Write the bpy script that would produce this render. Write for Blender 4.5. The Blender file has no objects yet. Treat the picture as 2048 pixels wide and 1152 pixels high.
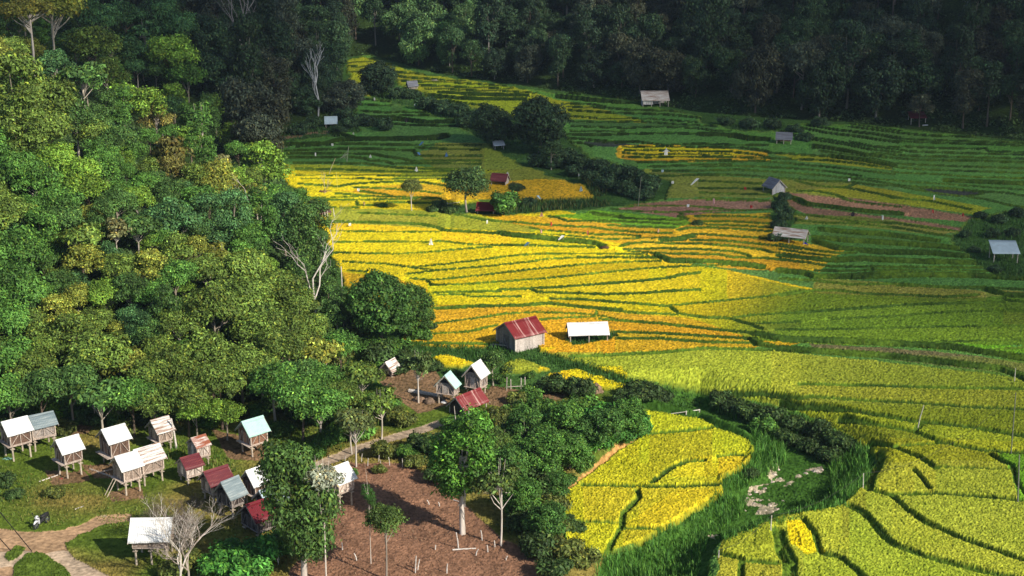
import bpy, math, random
import numpy as np
from mathutils import Vector, Matrix

SC = bpy.context.scene
COL = SC.collection
RNG = np.random.default_rng(7)
random.seed(7)

# ------------------------------------------------------------------ camera model
W2, H2, F2 = 2048.0, 1152.0, 2813.0          # photo pixels, focal length in photo pixels
CAMZ, PITCH = 48.0, math.radians(16.6)
FWD = np.array([0, math.cos(PITCH), -math.sin(PITCH)])
UP = np.array([0, math.sin(PITCH), math.cos(PITCH)])
CAM = np.array([0.0, 0.0, CAMZ])

def ray(px, py):
    px = np.asarray(px, float); py = np.asarray(py, float)
    xr = (px - W2 / 2) / F2; yr = -(py - H2 / 2) / F2
    d = FWD[None] + xr.reshape(-1, 1) * np.array([[1.0, 0, 0]]) + yr.reshape(-1, 1) * UP[None]
    return d

def project(x, y, z):
    dep = y * FWD[1] + (z - CAMZ) * FWD[2]
    dep = np.maximum(dep, 1.0)
    up = y * UP[1] + (z - CAMZ) * UP[2]
    return W2 / 2 + F2 * x / dep, H2 / 2 - F2 * up / dep

def on_plane(pts, z=0.0):
    p = np.array(pts, float)
    d = ray(p[:, 0], p[:, 1])
    t = (z - CAMZ) / d[:, 2]
    t = np.where((t < 0) | (t > 900), 900, t)
    return (CAM[None] + d * t[:, None])[:, :2]

# ------------------------------------------------------------------ 2-D helpers
def in_poly(x, y, poly):
    p = np.asarray(poly, float)
    r = np.zeros(x.shape, bool)
    n = len(p)
    for i in range(n):
        x0, y0 = p[i]; x1, y1 = p[(i + 1) % n]
        if y0 == y1:
            continue
        c = (y0 > y) != (y1 > y)
        r ^= c & (x < (x1 - x0) * (y - y0) / (y1 - y0) + x0)
    return r

def seg_dist(x, y, a, b):
    ax, ay = a; bx, by = b
    dx, dy = bx - ax, by - ay
    L = dx * dx + dy * dy + 1e-9
    t = np.clip(((x - ax) * dx + (y - ay) * dy) / L, 0, 1)
    return np.hypot(x - ax - t * dx, y - ay - t * dy)

def line_dist(x, y, pts, closed=False):
    d = np.full(x.shape, 1e9)
    n = len(pts)
    for i in range(n if closed else n - 1):
        d = np.minimum(d, seg_dist(x, y, pts[i], pts[(i + 1) % n]))
    return d

def sstep(a, b, x):
    t = np.clip((x - a) / (b - a), 0, 1)
    return t * t * (3 - 2 * t)

_G = np.random.default_rng(3).random((256, 256))
def vnoise(x, y):
    xi = np.floor(x).astype(int); yi = np.floor(y).astype(int)
    fx = x - xi; fy = y - yi
    fx = fx * fx * (3 - 2 * fx); fy = fy * fy * (3 - 2 * fy)
    g = lambda i, j: _G[i & 255, j & 255]
    a = g(xi, yi) * (1 - fx) + g(xi + 1, yi) * fx
    b = g(xi, yi + 1) * (1 - fx) + g(xi + 1, yi + 1) * fx
    return a * (1 - fy) + b * fy

def fbm(x, y, o=3):
    s = 0; a = 0.5
    for k in range(o):
        s = s + a * vnoise(x * 2 ** k + 17 * k, y * 2 ** k + 31 * k); a *= 0.5
    return s / (1 - 0.5 ** o)

# ------------------------------------------------------------------ terrain shape
LEFT_EDGE = [(-400, 870), (0, 848), (120, 848), (300, 838), (430, 822), (540, 800), (640, 742), (690, 690),
             (700, 600), (655, 490), (610, 410), (560, 345), (512, 288), (560, 268), (640, 250), (705, 238),
             (705, 205), (690, 165), (694, 118)]
FAR_EDGE = [(735, 112), (850, 145), (1000, 168), (1200, 194), (1400, 226), (1560, 240), (1700, 247), (1850, 264),
            (2048, 284), (2300, 312)]

def valley(x, y):
    a = np.maximum(y - 165, 0)
    b = np.maximum(y - 290, 0)
    return 0.028 * a + 0.03 * b

def map_valley(pts):
    p = np.array(pts, float); d = ray(p[:, 0], p[:, 1])
    t = np.full(len(p), 100.0)
    ts = np.arange(50, 800, 0.5)
    X = d[:, 0:1] * ts; Y = d[:, 1:2] * ts; Z = CAMZ + d[:, 2:3] * ts
    below = Z < valley(X, Y)
    k = np.where(below.any(1), below.argmax(1), len(ts) - 1)
    t = ts[k]
    return np.c_[d[:, 0] * t, d[:, 1] * t]

_edge = [tuple(v) for v in map_valley(LEFT_EDGE)] + [tuple(v) for v in map_valley(FAR_EDGE)]
EDGE_LINE = _edge + [(260, 262), (330, 180)]
VALLEY_POLY = EDGE_LINE + [(360, -60), (-200, -60), (-200, 90)]

LOWER_PX = [(1286, 822), (1400, 840), (1425, 855), (1500, 885), (1512, 905), (1492, 940), (1447, 960), (1447, 992),
            (1380, 1037), (1322, 1067), (1290, 1092), (1200, 1118), (1140, 1130), (1125, 1050), (1105, 1000),
            (1160, 965), (1240, 903), (1300, 862)]
STREAM_PX = [(1290, 790), (1400, 786), (1560, 832), (1660, 868), (1738, 915), (1735, 965), (1690, 1008), (1600, 1032),
             (1540, 1062), (1450, 1090), (1400, 1130), (1380, 1190), (1180, 1190), (1210, 1115), (1290, 1088), (1325, 1062), (1440, 992),
             (1450, 962), (1505, 938), (1508, 885), (1425, 848), (1300, 815)]
LOWER_W = on_plane(LOWER_PX, -1.2)
STREAM_W = on_plane(STREAM_PX, -1.6)

def soft_in(x, y, poly, w):
    m = in_poly(x, y, poly)
    d = line_dist(x, y, poly, True)
    sd = np.where(m, d, -d)
    return sstep(-w, w, sd)

def hill_d(x, y):
    m = in_poly(x, y, VALLEY_POLY)
    d = line_dist(x, y, EDGE_LINE)
    return np.where(m, 0.0, d)

def terrain(x, y):
    x = np.asarray(x, float); y = np.asarray(y, float)
    z = valley(x, np.minimum(y, 420))
    d = hill_d(x, y)
    f = 0.52 * d * d / (d + 7.0)
    f = 95 * (1 - np.exp(-f / 95))
    f = f * (0.86 + 0.3 * fbm(x / 38.0 + 5, y / 38.0 + 9, 2))
    z = z + f
    near = (y < 150) & (np.abs(x) < 70)
    if near.any():
        lo = np.zeros_like(z); st = np.zeros_like(z)
        xn, yn = x[near], y[near]
        lo[near] = soft_in(xn, yn, LOWER_W, 0.5)
        st[near] = soft_in(xn, yn, STREAM_W, 2.2)
        z = z - np.maximum(1.2 * lo, 2.3 * st)
    z = z + 0.5 * (fbm(x / 30.0, y / 30.0, 2) - 0.5) * sstep(70, 100, y)
    return z

def hit(pts, h=0.0):
    """ground points (x, y, z) below the points that lie h metres above the ground on each pixel's ray"""
    p = np.array(pts, float).reshape(-1, 2)
    h = np.broadcast_to(np.asarray(h, float), (len(p),))
    out = np.zeros((len(p), 3))
    ts = np.concatenate([np.arange(70, 220, 0.4), np.arange(220, 520, 0.8)])
    for i0 in range(0, len(p), 200):
        q = p[i0:i0 + 200]; d = ray(q[:, 0], q[:, 1])
        X = d[:, 0:1] * ts; Y = d[:, 1:2] * ts; Z = CAMZ + d[:, 2:3] * ts
        T = terrain(X.ravel(), Y.ravel()).reshape(X.shape) + h[i0:i0 + 200, None]
        g = Z - T
        below = g < 0
        k = np.where(below.any(1), below.argmax(1), len(ts) - 1)
        k = np.maximum(k, 1); r = np.arange(len(q))
        g0, g1 = g[r, k - 1], g[r, k]
        w = np.where(g0 - g1 > 1e-6, np.clip(g0 / (g0 - g1 + 1e-9), 0, 1), 1.0)
        t = ts[k - 1] + (ts[k] - ts[k - 1]) * w
        out[i0:i0 + 200, 0] = d[:, 0] * t; out[i0:i0 + 200, 1] = d[:, 1] * t
    out[:, 2] = terrain(out[:, 0], out[:, 1])
    return out

def hit1(px, py, h=0.0):
    return hit([(px, py)], h)[0]

# ------------------------------------------------------------------ object helpers
def tag(o, label=None, cat=None, group=None, kind=None):
    if label: o['label'] = label
    if cat: o['category'] = cat
    if group: o['group'] = group
    if kind: o['kind'] = kind
    return o

def empty(name, loc, rz=0.0, scale=1.0):
    o = bpy.data.objects.new(name, None)
    COL.objects.link(o)
    o.location = loc; o.rotation_euler = (0, 0, rz); o.scale = (scale,) * 3
    o.empty_display_size = 0.3
    return o

def link(name, mesh, parent=None, color=None):
    o = bpy.data.objects.new(name, mesh)
    COL.objects.link(o)
    if parent is not None: o.parent = parent
    if color is not None: o.color = (*color, 1.0)
    return o

def np_mesh(name, V, F, mat=None, smooth=False, col=None):
    """V (n,3) F (m,k) all faces with the same number of corners"""
    V = np.asarray(V, np.float32); F = np.asarray(F, np.int32)
    me = bpy.data.meshes.new(name)
    m, k = F.shape
    me.vertices.add(len(V)); me.vertices.foreach_set('co', V.ravel())
    me.loops.add(m * k); me.loops.foreach_set('vertex_index', F.ravel())
    me.polygons.add(m)
    me.polygons.foreach_set('loop_start', np.arange(0, m * k, k, dtype=np.int32))
    me.polygons.foreach_set('loop_total', np.full(m, k, np.int32))
    if smooth: me.polygons.foreach_set('use_smooth', np.ones(m, bool))
    me.update(calc_edges=True)
    if col is not None:
        c = np.asarray(col, np.float32)
        a = me.color_attributes.new('Col', 'FLOAT_COLOR', 'POINT')
        if c.shape[1] == 3: c = np.c_[c, np.ones(len(c), np.float32)]
        a.data.foreach_set('color', c.ravel())
    if mat: me.materials.append(mat)
    return me

class MB:
    """collects boxes, bars, tubes into one mesh, with a tint per vertex"""
    def __init__(s): s.v = []; s.f = []; s.c = []
    def add(s, V, F, c=1.0):
        n = len(s.v)
        s.v += [tuple(map(float, v)) for v in V]; s.f += [tuple(i + n for i in f) for f in F]
        s.c += [c] * len(V)
    def box(s, a, b, c=1.0, M=None):
        x0, y0, z0 = a; x1, y1, z1 = b
        V = [(x0, y0, z0), (x1, y0, z0), (x1, y1, z0), (x0, y1, z0), (x0, y0, z1), (x1, y0, z1), (x1, y1, z1), (x0, y1, z1)]
        if M is not None: V = [tuple(M @ Vector(v)) for v in V]
        s.add(V, [(0, 3, 2, 1), (4, 5, 6, 7), (0, 1, 5, 4), (1, 2, 6, 5), (2, 3, 7, 6), (3, 0, 4, 7)], c)
    def bar(s, p, q, w, t, upv=(0, 0, 1), c=1.0):
        p = Vector(p); q = Vector(q); d = (q - p); L = d.length
        if L < 1e-6: return
        d.normalize(); u = Vector(upv); sx = d.cross(u)
        if sx.length < 1e-4: sx = d.cross(Vector((1, 0, 0)))
        sx.normalize(); u = sx.cross(d)
        V = []
        for o in (p, q):
            for a, b in ((-1, -1), (1, -1), (1, 1), (-1, 1)):
                V.append(o + sx * a * w / 2 + u * b * t / 2)
        s.add(V, [(0, 3, 2, 1), (4, 5, 6, 7), (0, 1, 5, 4), (1, 2, 6, 5), (2, 3, 7, 6), (3, 0, 4, 7)], c)
    def tube(s, pts, rad, n=7, c=1.0, cap=True):
        pts = [Vector(p) for p in pts]
        if not hasattr(rad, '__len__'): rad = [rad] * len(pts)
        V = []; F = []
        for i, p in enumerate(pts):
            d = (pts[min(i + 1, len(pts) - 1)] - pts[max(i - 1, 0)]).normalized()
            a = d.cross(Vector((0.13, 0.9, 0.2)));
            if a.length < 1e-3: a = d.cross(Vector((1, 0, 0)))
            a.normalize(); b = d.cross(a)
            for k in range(n):
                t = 2 * math.pi * k / n
                V.append(p + (a * math.cos(t) + b * math.sin(t)) * rad[i])
        for i in range(len(pts) - 1):
            for k in range(n):
                k2 = (k + 1) % n
                F.append((i * n + k, i * n + k2, (i + 1) * n + k2, (i + 1) * n + k))
        if cap:
            F.append(tuple(range(n - 1, -1, -1))); F.append(tuple((len(pts) - 1) * n + k for k in range(n)))
        s.add(V, F, c)
    def mesh(s, name, mat, smooth=False):
        me = bpy.data.meshes.new(name)
        me.from_pydata(s.v, [], s.f)
        a = me.color_attributes.new('Col', 'FLOAT_COLOR', 'POINT')
        cc = np.ones((len(s.v), 4), np.float32)
        for i, c in enumerate(s.c):
            cc[i, :3] = c
        a.data.foreach_set('color', cc.ravel())
        if smooth: me.polygons.foreach_set('use_smooth', [True] * len(me.polygons))
        me.materials.append(mat); me.update()
        return me
    def build(s, name, mat, parent=None, smooth=False):
        return link(name, s.mesh(name, mat, smooth), parent)

# ------------------------------------------------------------------ materials
def newmat(name):
    m = bpy.data.materials.new(name); m.use_nodes = True
    nt = m.node_tree; nt.nodes.clear()
    out = nt.nodes.new('ShaderNodeOutputMaterial')
    return m, nt, out

def nd(nt, t, **kw):
    n = nt.nodes.new(t)
    for k, v in kw.items():
        if k in n.inputs: n.inputs[k].default_value = v
        else: setattr(n, k, v)
    return n

def mixrgb(nt, mode, fac, a, b):
    n = nt.nodes.new('ShaderNodeMix'); n.data_type = 'RGBA'; n.blend_type = mode
    for sock, v in ((n.inputs[0], fac), (n.inputs[6], a), (n.inputs[7], b)):
        if hasattr(v, 'is_output'): nt.links.new(v, sock)
        elif isinstance(v, (int, float)): sock.default_value = v if sock == n.inputs[0] else (v, v, v, 1)
        else: sock.default_value = (*v[:3], 1)
    return n.outputs[2]

def ramp(nt, src, stops):
    r = nt.nodes.new('ShaderNodeValToRGB')
    e = r.color_ramp.elements
    e[0].position, e[0].color = stops[0][0], (*stops[0][1], 1)
    e[1].position, e[1].color = stops[-1][0], (*stops[-1][1], 1)
    for p, c in stops[1:-1]:
        k = e.new(p); k.color = (*c, 1)
    nt.links.new(src, r.inputs[0])
    return r.outputs[0]

def noise(nt, scale, detail=3, rough=0.55, coord='Object', stretch=None):
    tc = nt.nodes.new('ShaderNodeTexCoord')
    n = nd(nt, 'ShaderNodeTexNoise', Scale=scale, Detail=detail, Roughness=rough)
    if stretch:
        mp = nt.nodes.new('ShaderNodeMapping'); mp.inputs['Scale'].default_value = stretch
        nt.links.new(tc.outputs[coord], mp.inputs[0]); nt.links.new(mp.outputs[0], n.inputs['Vector'])
    else:
        nt.links.new(tc.outputs[coord], n.inputs['Vector'])
    return n.outputs[0]

def bump(nt, src, strength, dist):
    b = nd(nt, 'ShaderNodeBump', Strength=strength, Distance=dist)
    nt.links.new(src, b.inputs['Height'])
    return b.outputs[0]

def mat_attr(name, lo, hi, scale, detail=4, rough=0.9, bumpd=0.0, spec=0.1, lo2=None, scale2=None):
    """vertex colour times a noise: for ground sheets and timber"""
    m, nt, out = newmat(name)
    a = nt.nodes.new('ShaderNodeVertexColor'); a.layer_name = 'Col'
    n = noise(nt, scale, detail)
    f = ramp(nt, n, [(0.35, lo), (0.65, hi)])
    c = mixrgb(nt, 'MULTIPLY', 1.0, a.outputs[0], f)
    if scale2:
        n2 = noise(nt, scale2, 3)
        c = mixrgb(nt, 'MULTIPLY', 1.0, c, ramp(nt, n2, [(0.3, lo2), (0.7, (1.12, 1.1, 1.1))]))
    p = nd(nt, 'ShaderNodeBsdfPrincipled', Roughness=rough)
    p.inputs['Specular IOR Level'].default_value = spec
    nt.links.new(c, p.inputs['Base Color'])
    if bumpd: nt.links.new(bump(nt, n, 0.6, bumpd), p.inputs['Normal'])
    nt.links.new(p.outputs[0], out.inputs[0])
    return m

def mat_leaf(name, trans=0.15):
    m, nt, out = newmat(name)
    oi = nt.nodes.new('ShaderNodeObjectInfo')
    a = nt.nodes.new('ShaderNodeVertexColor'); a.layer_name = 'Col'
    c = mixrgb(nt, 'MULTIPLY', 1.0, oi.outputs['Color'], a.outputs[0])
    d = nd(nt, 'ShaderNodeBsdfPrincipled', Roughness=0.62)
    d.inputs['Specular IOR Level'].default_value = 0.22
    t = nt.nodes.new('ShaderNodeBsdfTranslucent')
    c2 = mixrgb(nt, 'MULTIPLY', 1.0, c, (1.25, 1.15, 0.5))
    nt.links.new(c, d.inputs['Base Color']); nt.links.new(c2, t.inputs[0])
    mx = nd(nt, 'ShaderNodeMixShader'); mx.inputs[0].default_value = trans
    nt.links.new(d.outputs[0], mx.inputs[1]); nt.links.new(t.outputs[0], mx.inputs[2])
    nt.links.new(mx.outputs[0], out.inputs[0])
    return m

def mat_objcol(name, scale=8, rough=0.85, stretch=(1, 1, 0.2)):
    m, nt, out = newmat(name)
    oi = nt.nodes.new('ShaderNodeObjectInfo')
    n = noise(nt, scale, 4, stretch=stretch)
    c = mixrgb(nt, 'MULTIPLY', 1.0, oi.outputs['Color'], ramp(nt, n, [(0.3, (0.55, 0.53, 0.5)), (0.7, (1.15, 1.12, 1.1))]))
    p = nd(nt, 'ShaderNodeBsdfPrincipled', Roughness=rough)
    p.inputs['Specular IOR Level'].default_value = 0.15
    nt.links.new(c, p.inputs['Base Color'])
    nt.links.new(p.outputs[0], out.inputs[0])
    return m

def mat_plain(name, c, rough=0.6, metal=0.0, lo=0.7, scale=6.0, spec=0.3, stretch=None):
    m, nt, out = newmat(name)
    n = noise(nt, scale, 4, stretch=stretch)
    cc = ramp(nt, n, [(0.3, tuple(v * lo for v in c)), (0.7, tuple(min(v * 1.1, 1) for v in c))])
    p = nd(nt, 'ShaderNodeBsdfPrincipled', Roughness=rough, Metallic=metal)
    p.inputs['Specular IOR Level'].default_value = spec
    nt.links.new(cc, p.inputs['Base Color'])
    nt.links.new(p.outputs[0], out.inputs[0])
    return m

def mat_roof(name, c, rust, amount, streak=(0.35, 5, 5)):
    m, nt, out = newmat(name)
    n = noise(nt, 1.6, 5, 0.65, stretch=streak)
    n2 = noise(nt, 2.3, 4, 0.6)
    lo = 0.72 - 0.5 * amount
    f = ramp(nt, n, [(lo - 0.06, (0, 0, 0)), (lo + 0.1, (1, 1, 1))])
    base = ramp(nt, n2, [(0.3, tuple(v * 0.82 for v in c)), (0.7, c)])
    cc = mixrgb(nt, 'MIX', f, base, rust)
    p = nd(nt, 'ShaderNodeBsdfPrincipled', Roughness=0.5, Metallic=0.0)
    p.inputs['Specular IOR Level'].default_value = 0.35
    nt.links.new(cc, p.inputs['Base Color'])
    nt.links.new(p.outputs[0], out.inputs[0])
    return m

LEAF = mat_leaf('leaf')
GRASSM = mat_leaf('grass_blade', 0.3)
BARK = mat_objcol('bark')
TIMBER = mat_attr('timber', (0.6, 0.58, 0.56), (1.1, 1.1, 1.1), 9, 4, 0.85)
# ------------------------------------------------------------------ terrace banks, traced on the photo, then laid on the ground
def Z(ox, oy, s, *lines):
    return [([(ox + x / s, oy + y / s) for x, y in pts], w) for pts, w in lines]
N_, T_, K_ = 0.24, 0.14, 0.5        # half widths in metres: normal, thin, thick
LINES = []
LINES += Z(560, 230, 5.12,
 ([(540,205),(640,230),(760,262),(1000,266),(1300,260),(1600,248),(1700,225)],K_),
 ([(-40,315),(200,322),(480,312),(560,290),(640,270),(760,265)],K_),
 ([(180,340),(540,315),(760,310),(1100,320),(1400,325),(1800,325),(2048,325)],N_),
 ([(60,385),(280,375),(700,362),(1000,365),(1300,378),(1360,378),(1400,430),(1600,438),(2048,435)],N_),
 ([(1400,350),(1700,368),(2048,370)],N_),
 ([(80,410),(400,410),(700,412),(950,415),(1100,445),(1250,465),(1350,490),(1500,485),(2048,485)],N_),
 ([(100,450),(400,450),(700,445),(860,460),(920,485),(1080,490),(1150,515),(1400,510),(2048,515)],N_),
 ([(150,505),(500,505),(700,515),(850,510),(1000,535),(1200,555),(1500,570),(2048,565)],N_),
 ([(170,565),(420,570),(600,572),(800,580),(1000,590),(1300,595),(1800,590)],N_),
 ([(170,630),(500,635),(800,632),(1100,635),(1400,640),(1750,635)],T_),
 ([(230,665),(600,665),(850,662),(1000,675),(1300,665),(1700,668)],T_),
 ([(200,720),(450,735),(600,745),(740,720),(1000,705),(1250,695),(1450,700),(1700,740)],N_),
 ([(760,755),(900,760),(1200,775),(1500,800),(1640,820)],N_),
 ([(830,795),(1050,825),(1150,850),(1400,860),(1640,870)],N_),
 ([(580,820),(750,830),(850,845),(1000,850),(1150,850)],N_),
 ([(220,860),(500,865),(800,850)],T_),
 ([(300,885),(600,880),(1000,880),(1400,870)],N_),
 ([(780,900),(800,940),(1000,940)],T_),
 ([(300,960),(600,965),(800,965)],T_),
 ([(1100,905),(1400,915),(1700,915)],N_))
LINES += Z(680, 100, 5.12,
 ([(100,180),(250,185)],N_),([(60,140),(300,140)],N_),([(110,240),(260,240)],N_),
 ([(520,265),(680,295),(900,310),(1100,330),(1260,330)],N_),
 ([(520,240),(760,250),(900,265)],N_),([(520,160),(700,190)],N_),
 ([(640,330),(900,345),(1150,345),(1500,370),(1760,385)],N_),
 ([(800,375),(1000,380),(1200,395),(1600,405),(1760,410)],N_),
 ([(880,410),(1100,415),(1400,430),(1650,435),(2000,455)],N_),
 ([(1030,455),(1300,465),(1600,475),(1900,485)],K_),
 ([(930,480),(1200,510),(1500,520),(1880,520)],K_),
 ([(1080,525),(1250,560),(1480,580)],N_),
 ([(60,470),(250,475)],N_),([(80,500),(330,525),(500,540)],N_),([(170,570),(350,580),(520,585)],N_),
 ([(230,640),(500,660),(650,650),(900,660)],N_),
 ([(540,690),(800,685),(1000,680),(1180,695)],N_),
 ([(300,710),(560,715),(700,735),(900,760),(1100,750),(1280,745)],K_),
 ([(440,760),(700,785),(1000,790),(1380,800)],N_))
LINES += Z(1060, 160, 5.12,
 ([(270,130),(500,165),(800,180),(1120,190)],K_),
 ([(290,180),(600,215),(900,240),(1120,245)],K_),
 ([(340,255),(620,265),(760,290)],N_),
 ([(390,290),(760,300),(1000,320),(1400,330),(1600,340)],N_),
 ([(400,325),(800,350),(1100,360),(1400,370),(1700,400),(1900,430)],N_),
 ([(420,385),(700,410),(1000,410),(1300,420),(1700,450)],T_),
 ([(430,440),(800,450),(1100,440),(1500,470),(1900,490)],T_),
 ([(430,490),(700,500),(1000,510),(1300,495),(1700,510),(1900,540),(2048,545)],T_),
 ([(420,540),(700,545),(960,540)],T_),
 ([(380,575),(700,580),(1000,570),(1400,560),(1700,570),(1750,580),(2048,585)],N_),
 ([(300,605),(560,625),(800,645),(1100,650),(1400,690),(1700,670),(2048,680)],N_),
 ([(270,645),(560,665),(650,690)],N_),
 ([(960,705),(1380,695),(1700,705),(2048,712)],T_),
 ([(980,740),(1200,735),(1500,745),(2048,745)],N_),
 ([(960,760),(1200,785),(1500,775),(2048,775)],N_),
 ([(960,800),(1200,810),(1500,800),(2048,805)],N_),
 ([(1100,855),(1400,860),(1600,845),(2048,835)],N_),
 ([(1220,905),(1600,890),(2048,880)],N_),
 ([(1250,945),(1700,945),(2048,935)],N_),
 ([(1280,1000),(1700,990),(2048,985)],N_))
LINES += Z(1400, 230, 5.12,
 ([(0,215),(350,225),(500,255),(680,270)],K_),
 ([(0,315),(400,330),(680,325)],N_),
 ([(0,345),(200,345),(420,350),(650,380),(720,405),(1000,420),(1300,440)],N_),
 ([(0,395),(300,395),(500,410),(620,430),(720,460)],N_),
 ([(0,430),(400,450),(700,460),(1000,470),(1300,480),(1600,510),(1950,560)],N_),
 ([(0,480),(300,490),(650,485),(1000,520),(1400,555),(1980,620)],N_),
 ([(0,545),(250,535),(600,545),(900,560),(1300,590),(1640,640)],N_),
 ([(0,585),(400,575),(800,600),(1100,620),(1500,660),(1700,680),(2048,740)],N_),
 ([(0,625),(400,630),(800,660),(1200,690),(1520,700)],N_),
 ([(0,690),(400,705),(800,730)],N_),
 ([(980,690),(1200,740),(1400,760),(1500,755),(1600,715)],N_),
 ([(1500,760),(1700,800),(2048,865)],N_),
 ([(0,765),(300,765),(700,775)],N_),
 ([(0,810),(400,825),(800,830)],N_),
 ([(0,870),(400,880),(740,890)],N_),
 ([(1000,790),(1200,795),(1400,835),(1500,880),(1700,910),(2048,950)],N_),
 ([(830,830),(1000,870),(1080,920),(1300,945),(1600,985),(1800,1005),(2048,1020)],K_),
 ([(0,950),(200,965),(280,985),(500,985),(730,980)],N_),
 ([(880,130),(1100,160),(1300,200),(1600,235),(2048,300)],N_),
 ([(820,185),(1050,245),(1300,270),(1700,340),(2048,350)],N_),
 ([(1150,265),(1500,320),(1750,370),(2048,400)],N_),
 ([(1180,340),(1400,370),(1700,430),(1850,440)],K_),
 ([(1360,440),(1700,480),(1980,540)],K_),
 ([(1100,120),(1400,170),(1700,200),(2048,250)],N_),
 ([(1480,100),(1800,150),(2048,185)],N_),
 ([(1230,385),(1500,420),(1720,440)],N_))
LINES += Z(1700, 230, 5.759,
 ([(0,150),(300,190),(700,240),(1000,260),(1500,270),(2300,300)],N_),
 ([(0,210),(300,240),(600,300),(1000,315),(1500,330),(2300,355)],N_),
 ([(520,325),(900,335),(1350,350),(1600,355),(2300,385)],N_),
 ([(600,380),(1000,400),(1570,410),(1580,440),(2300,460)],N_),
 ([(0,330),(300,390),(700,440),(1200,455),(1560,465),(2300,480)],N_),
 ([(280,460),(700,490),(1200,500),(1560,510),(2300,530)],N_),
 ([(330,500),(700,530),(1100,545),(1400,545),(2300,575)],N_),
 ([(230,520),(500,580),(900,595),(1400,615),(2300,640)],N_),
 ([(520,620),(900,650),(1400,665),(2300,700)],N_),
 ([(510,680),(1000,700),(1400,730),(2300,755)],N_),
 ([(1110,770),(1500,785),(2300,820)],K_),
 ([(0,740),(500,770),(900,800),(1300,830),(1700,860),(2300,895)],T_),
 ([(0,790),(300,825),(700,840),(1100,860),(1500,895),(1800,915),(2300,1000)],N_),
 ([(0,860),(300,920),(500,970),(900,1005),(1100,1045),(1380,1105)],N_),
 ([(600,850),(900,900),(1280,945),(1560,990),(1800,1050),(1990,1085)],N_),
 ([(1280,945),(1450,935),(1560,905)],T_))
LINES += Z(1200, 340, 5.12,
 ([(280,380),(400,375),(800,375),(1100,385),(1250,405),(1290,415),(1500,420),(1770,415)],T_),
 ([(120,415),(500,435),(800,440),(850,465)],T_),
 ([(820,440),(1250,425)],T_),
 ([(980,490),(1300,490),(1500,490),(1800,515)],N_),
 ([(800,480),(900,520)],N_),
 ([(-60,475),(200,485),(235,510),(500,520),(800,530),(840,520)],N_),
 ([(0,535),(200,540),(600,560),(840,575)],N_),
 ([(80,580),(400,600),(760,610)],N_),
 ([(1060,540),(1400,545),(1760,565)],N_),
 ([(1080,575),(1300,580),(1760,605)],N_),
 ([(800,630),(900,610),(1100,605),(1400,620),(1760,645)],N_),
 ([(920,680),(1000,670),(1300,690),(1750,720)],N_),
 ([(640,740),(800,725),(950,690)],K_),
 ([(930,735),(1200,735),(1500,760),(1800,790),(2048,830)],N_),
 ([(0,680),(200,675),(400,690),(410,710),(700,715)],T_),
 ([(200,800),(300,770),(500,755),(700,770),(1000,770),(1300,790),(1650,830),(1750,860),(2048,895)],N_),
 ([(250,830),(600,820),(1000,825),(1350,850),(1500,880),(1530,905)],N_),
 ([(300,850),(500,865),(800,875),(1200,880),(1350,910),(1700,920),(2048,960)],N_),
 ([(580,890),(650,920),(720,945),(1000,950),(1300,970),(1500,985),(1650,1010)],K_),
 ([(0,910),(300,905),(560,905)],T_),
 ([(500,1024),(800,1005),(1300,985)],T_))
LINES += Z(1000, 400, 5.12,
 ([(0,235),(200,245),(380,265),(700,285),(950,295),(1100,320),(1400,345),(1750,355)],N_),
 ([(310,300),(450,325),(800,350),(1000,370),(1200,365),(1400,385),(1430,405),(1720,400)],T_),
 ([(340,370),(600,375),(900,400),(1100,420),(1250,415),(1430,405)],T_),
 ([(0,355),(150,375),(380,395),(600,420),(800,435),(950,455),(1050,490)],K_),
 ([(-60,478),(0,480),(300,480),(600,490),(960,500)],N_),
 ([(0,600),(200,580),(500,565),(900,565),(1200,570),(1500,570)],T_),
 ([(0,680),(300,650),(500,620),(800,605),(1300,605),(1600,610)],T_),
 ([(0,765),(300,730),(600,700),(1000,665),(1300,650),(1650,640)],T_),
 ([(0,855),(400,825),(700,795),(1000,765),(1300,735),(1600,710),(2048,690)],T_),
 ([(0,940),(300,925),(600,910),(1000,880),(1400,850),(1700,820),(1900,775),(2048,760)],N_),
 ([(310,930),(380,960),(700,970),(1100,985),(1500,970),(1800,945),(2048,935)],N_),
 ([(490,180),(600,200),(680,230),(900,235),(1200,235)],N_),
 ([(930,145),(1180,180),(1260,205)],N_))
LINES += Z(640, 420, 5.12,
 ([(40,135),(400,140),(800,150),(1040,160),(1200,195),(1260,225),(1600,240),(2048,275)],N_+0.06),
 ([(100,228),(500,235),(900,240),(1250,235)],T_),
 ([(130,345),(600,340),(1100,342),(1250,335),(1500,365),(1780,378)],T_),
 ([(80,450),(500,460),(800,465),(1100,450),(1400,420),(1750,395)],T_),
 ([(240,545),(500,560),(690,570),(900,600),(1150,635)],T_),
 ([(900,605),(1300,570),(1700,520),(1843,500)],T_),
 ([(1150,640),(1500,610),(1843,580)],T_),
 ([(880,675),(1150,640)],T_),
 ([(930,720),(1150,735),(1500,700),(1843,662)],T_),
 ([(1100,740),(1140,785),(1500,775),(1843,752)],T_),
 ([(1170,870),(1400,860),(1843,848)],N_),
 ([(1200,890),(1450,880),(1550,905),(2048,905)],T_),
 ([(290,635),(480,650)],T_),
 ([(400,45),(1000,70),(1200,80)],T_),
 ([(1380,60),(1500,80),(1700,120),(1843,135)],N_))
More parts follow.
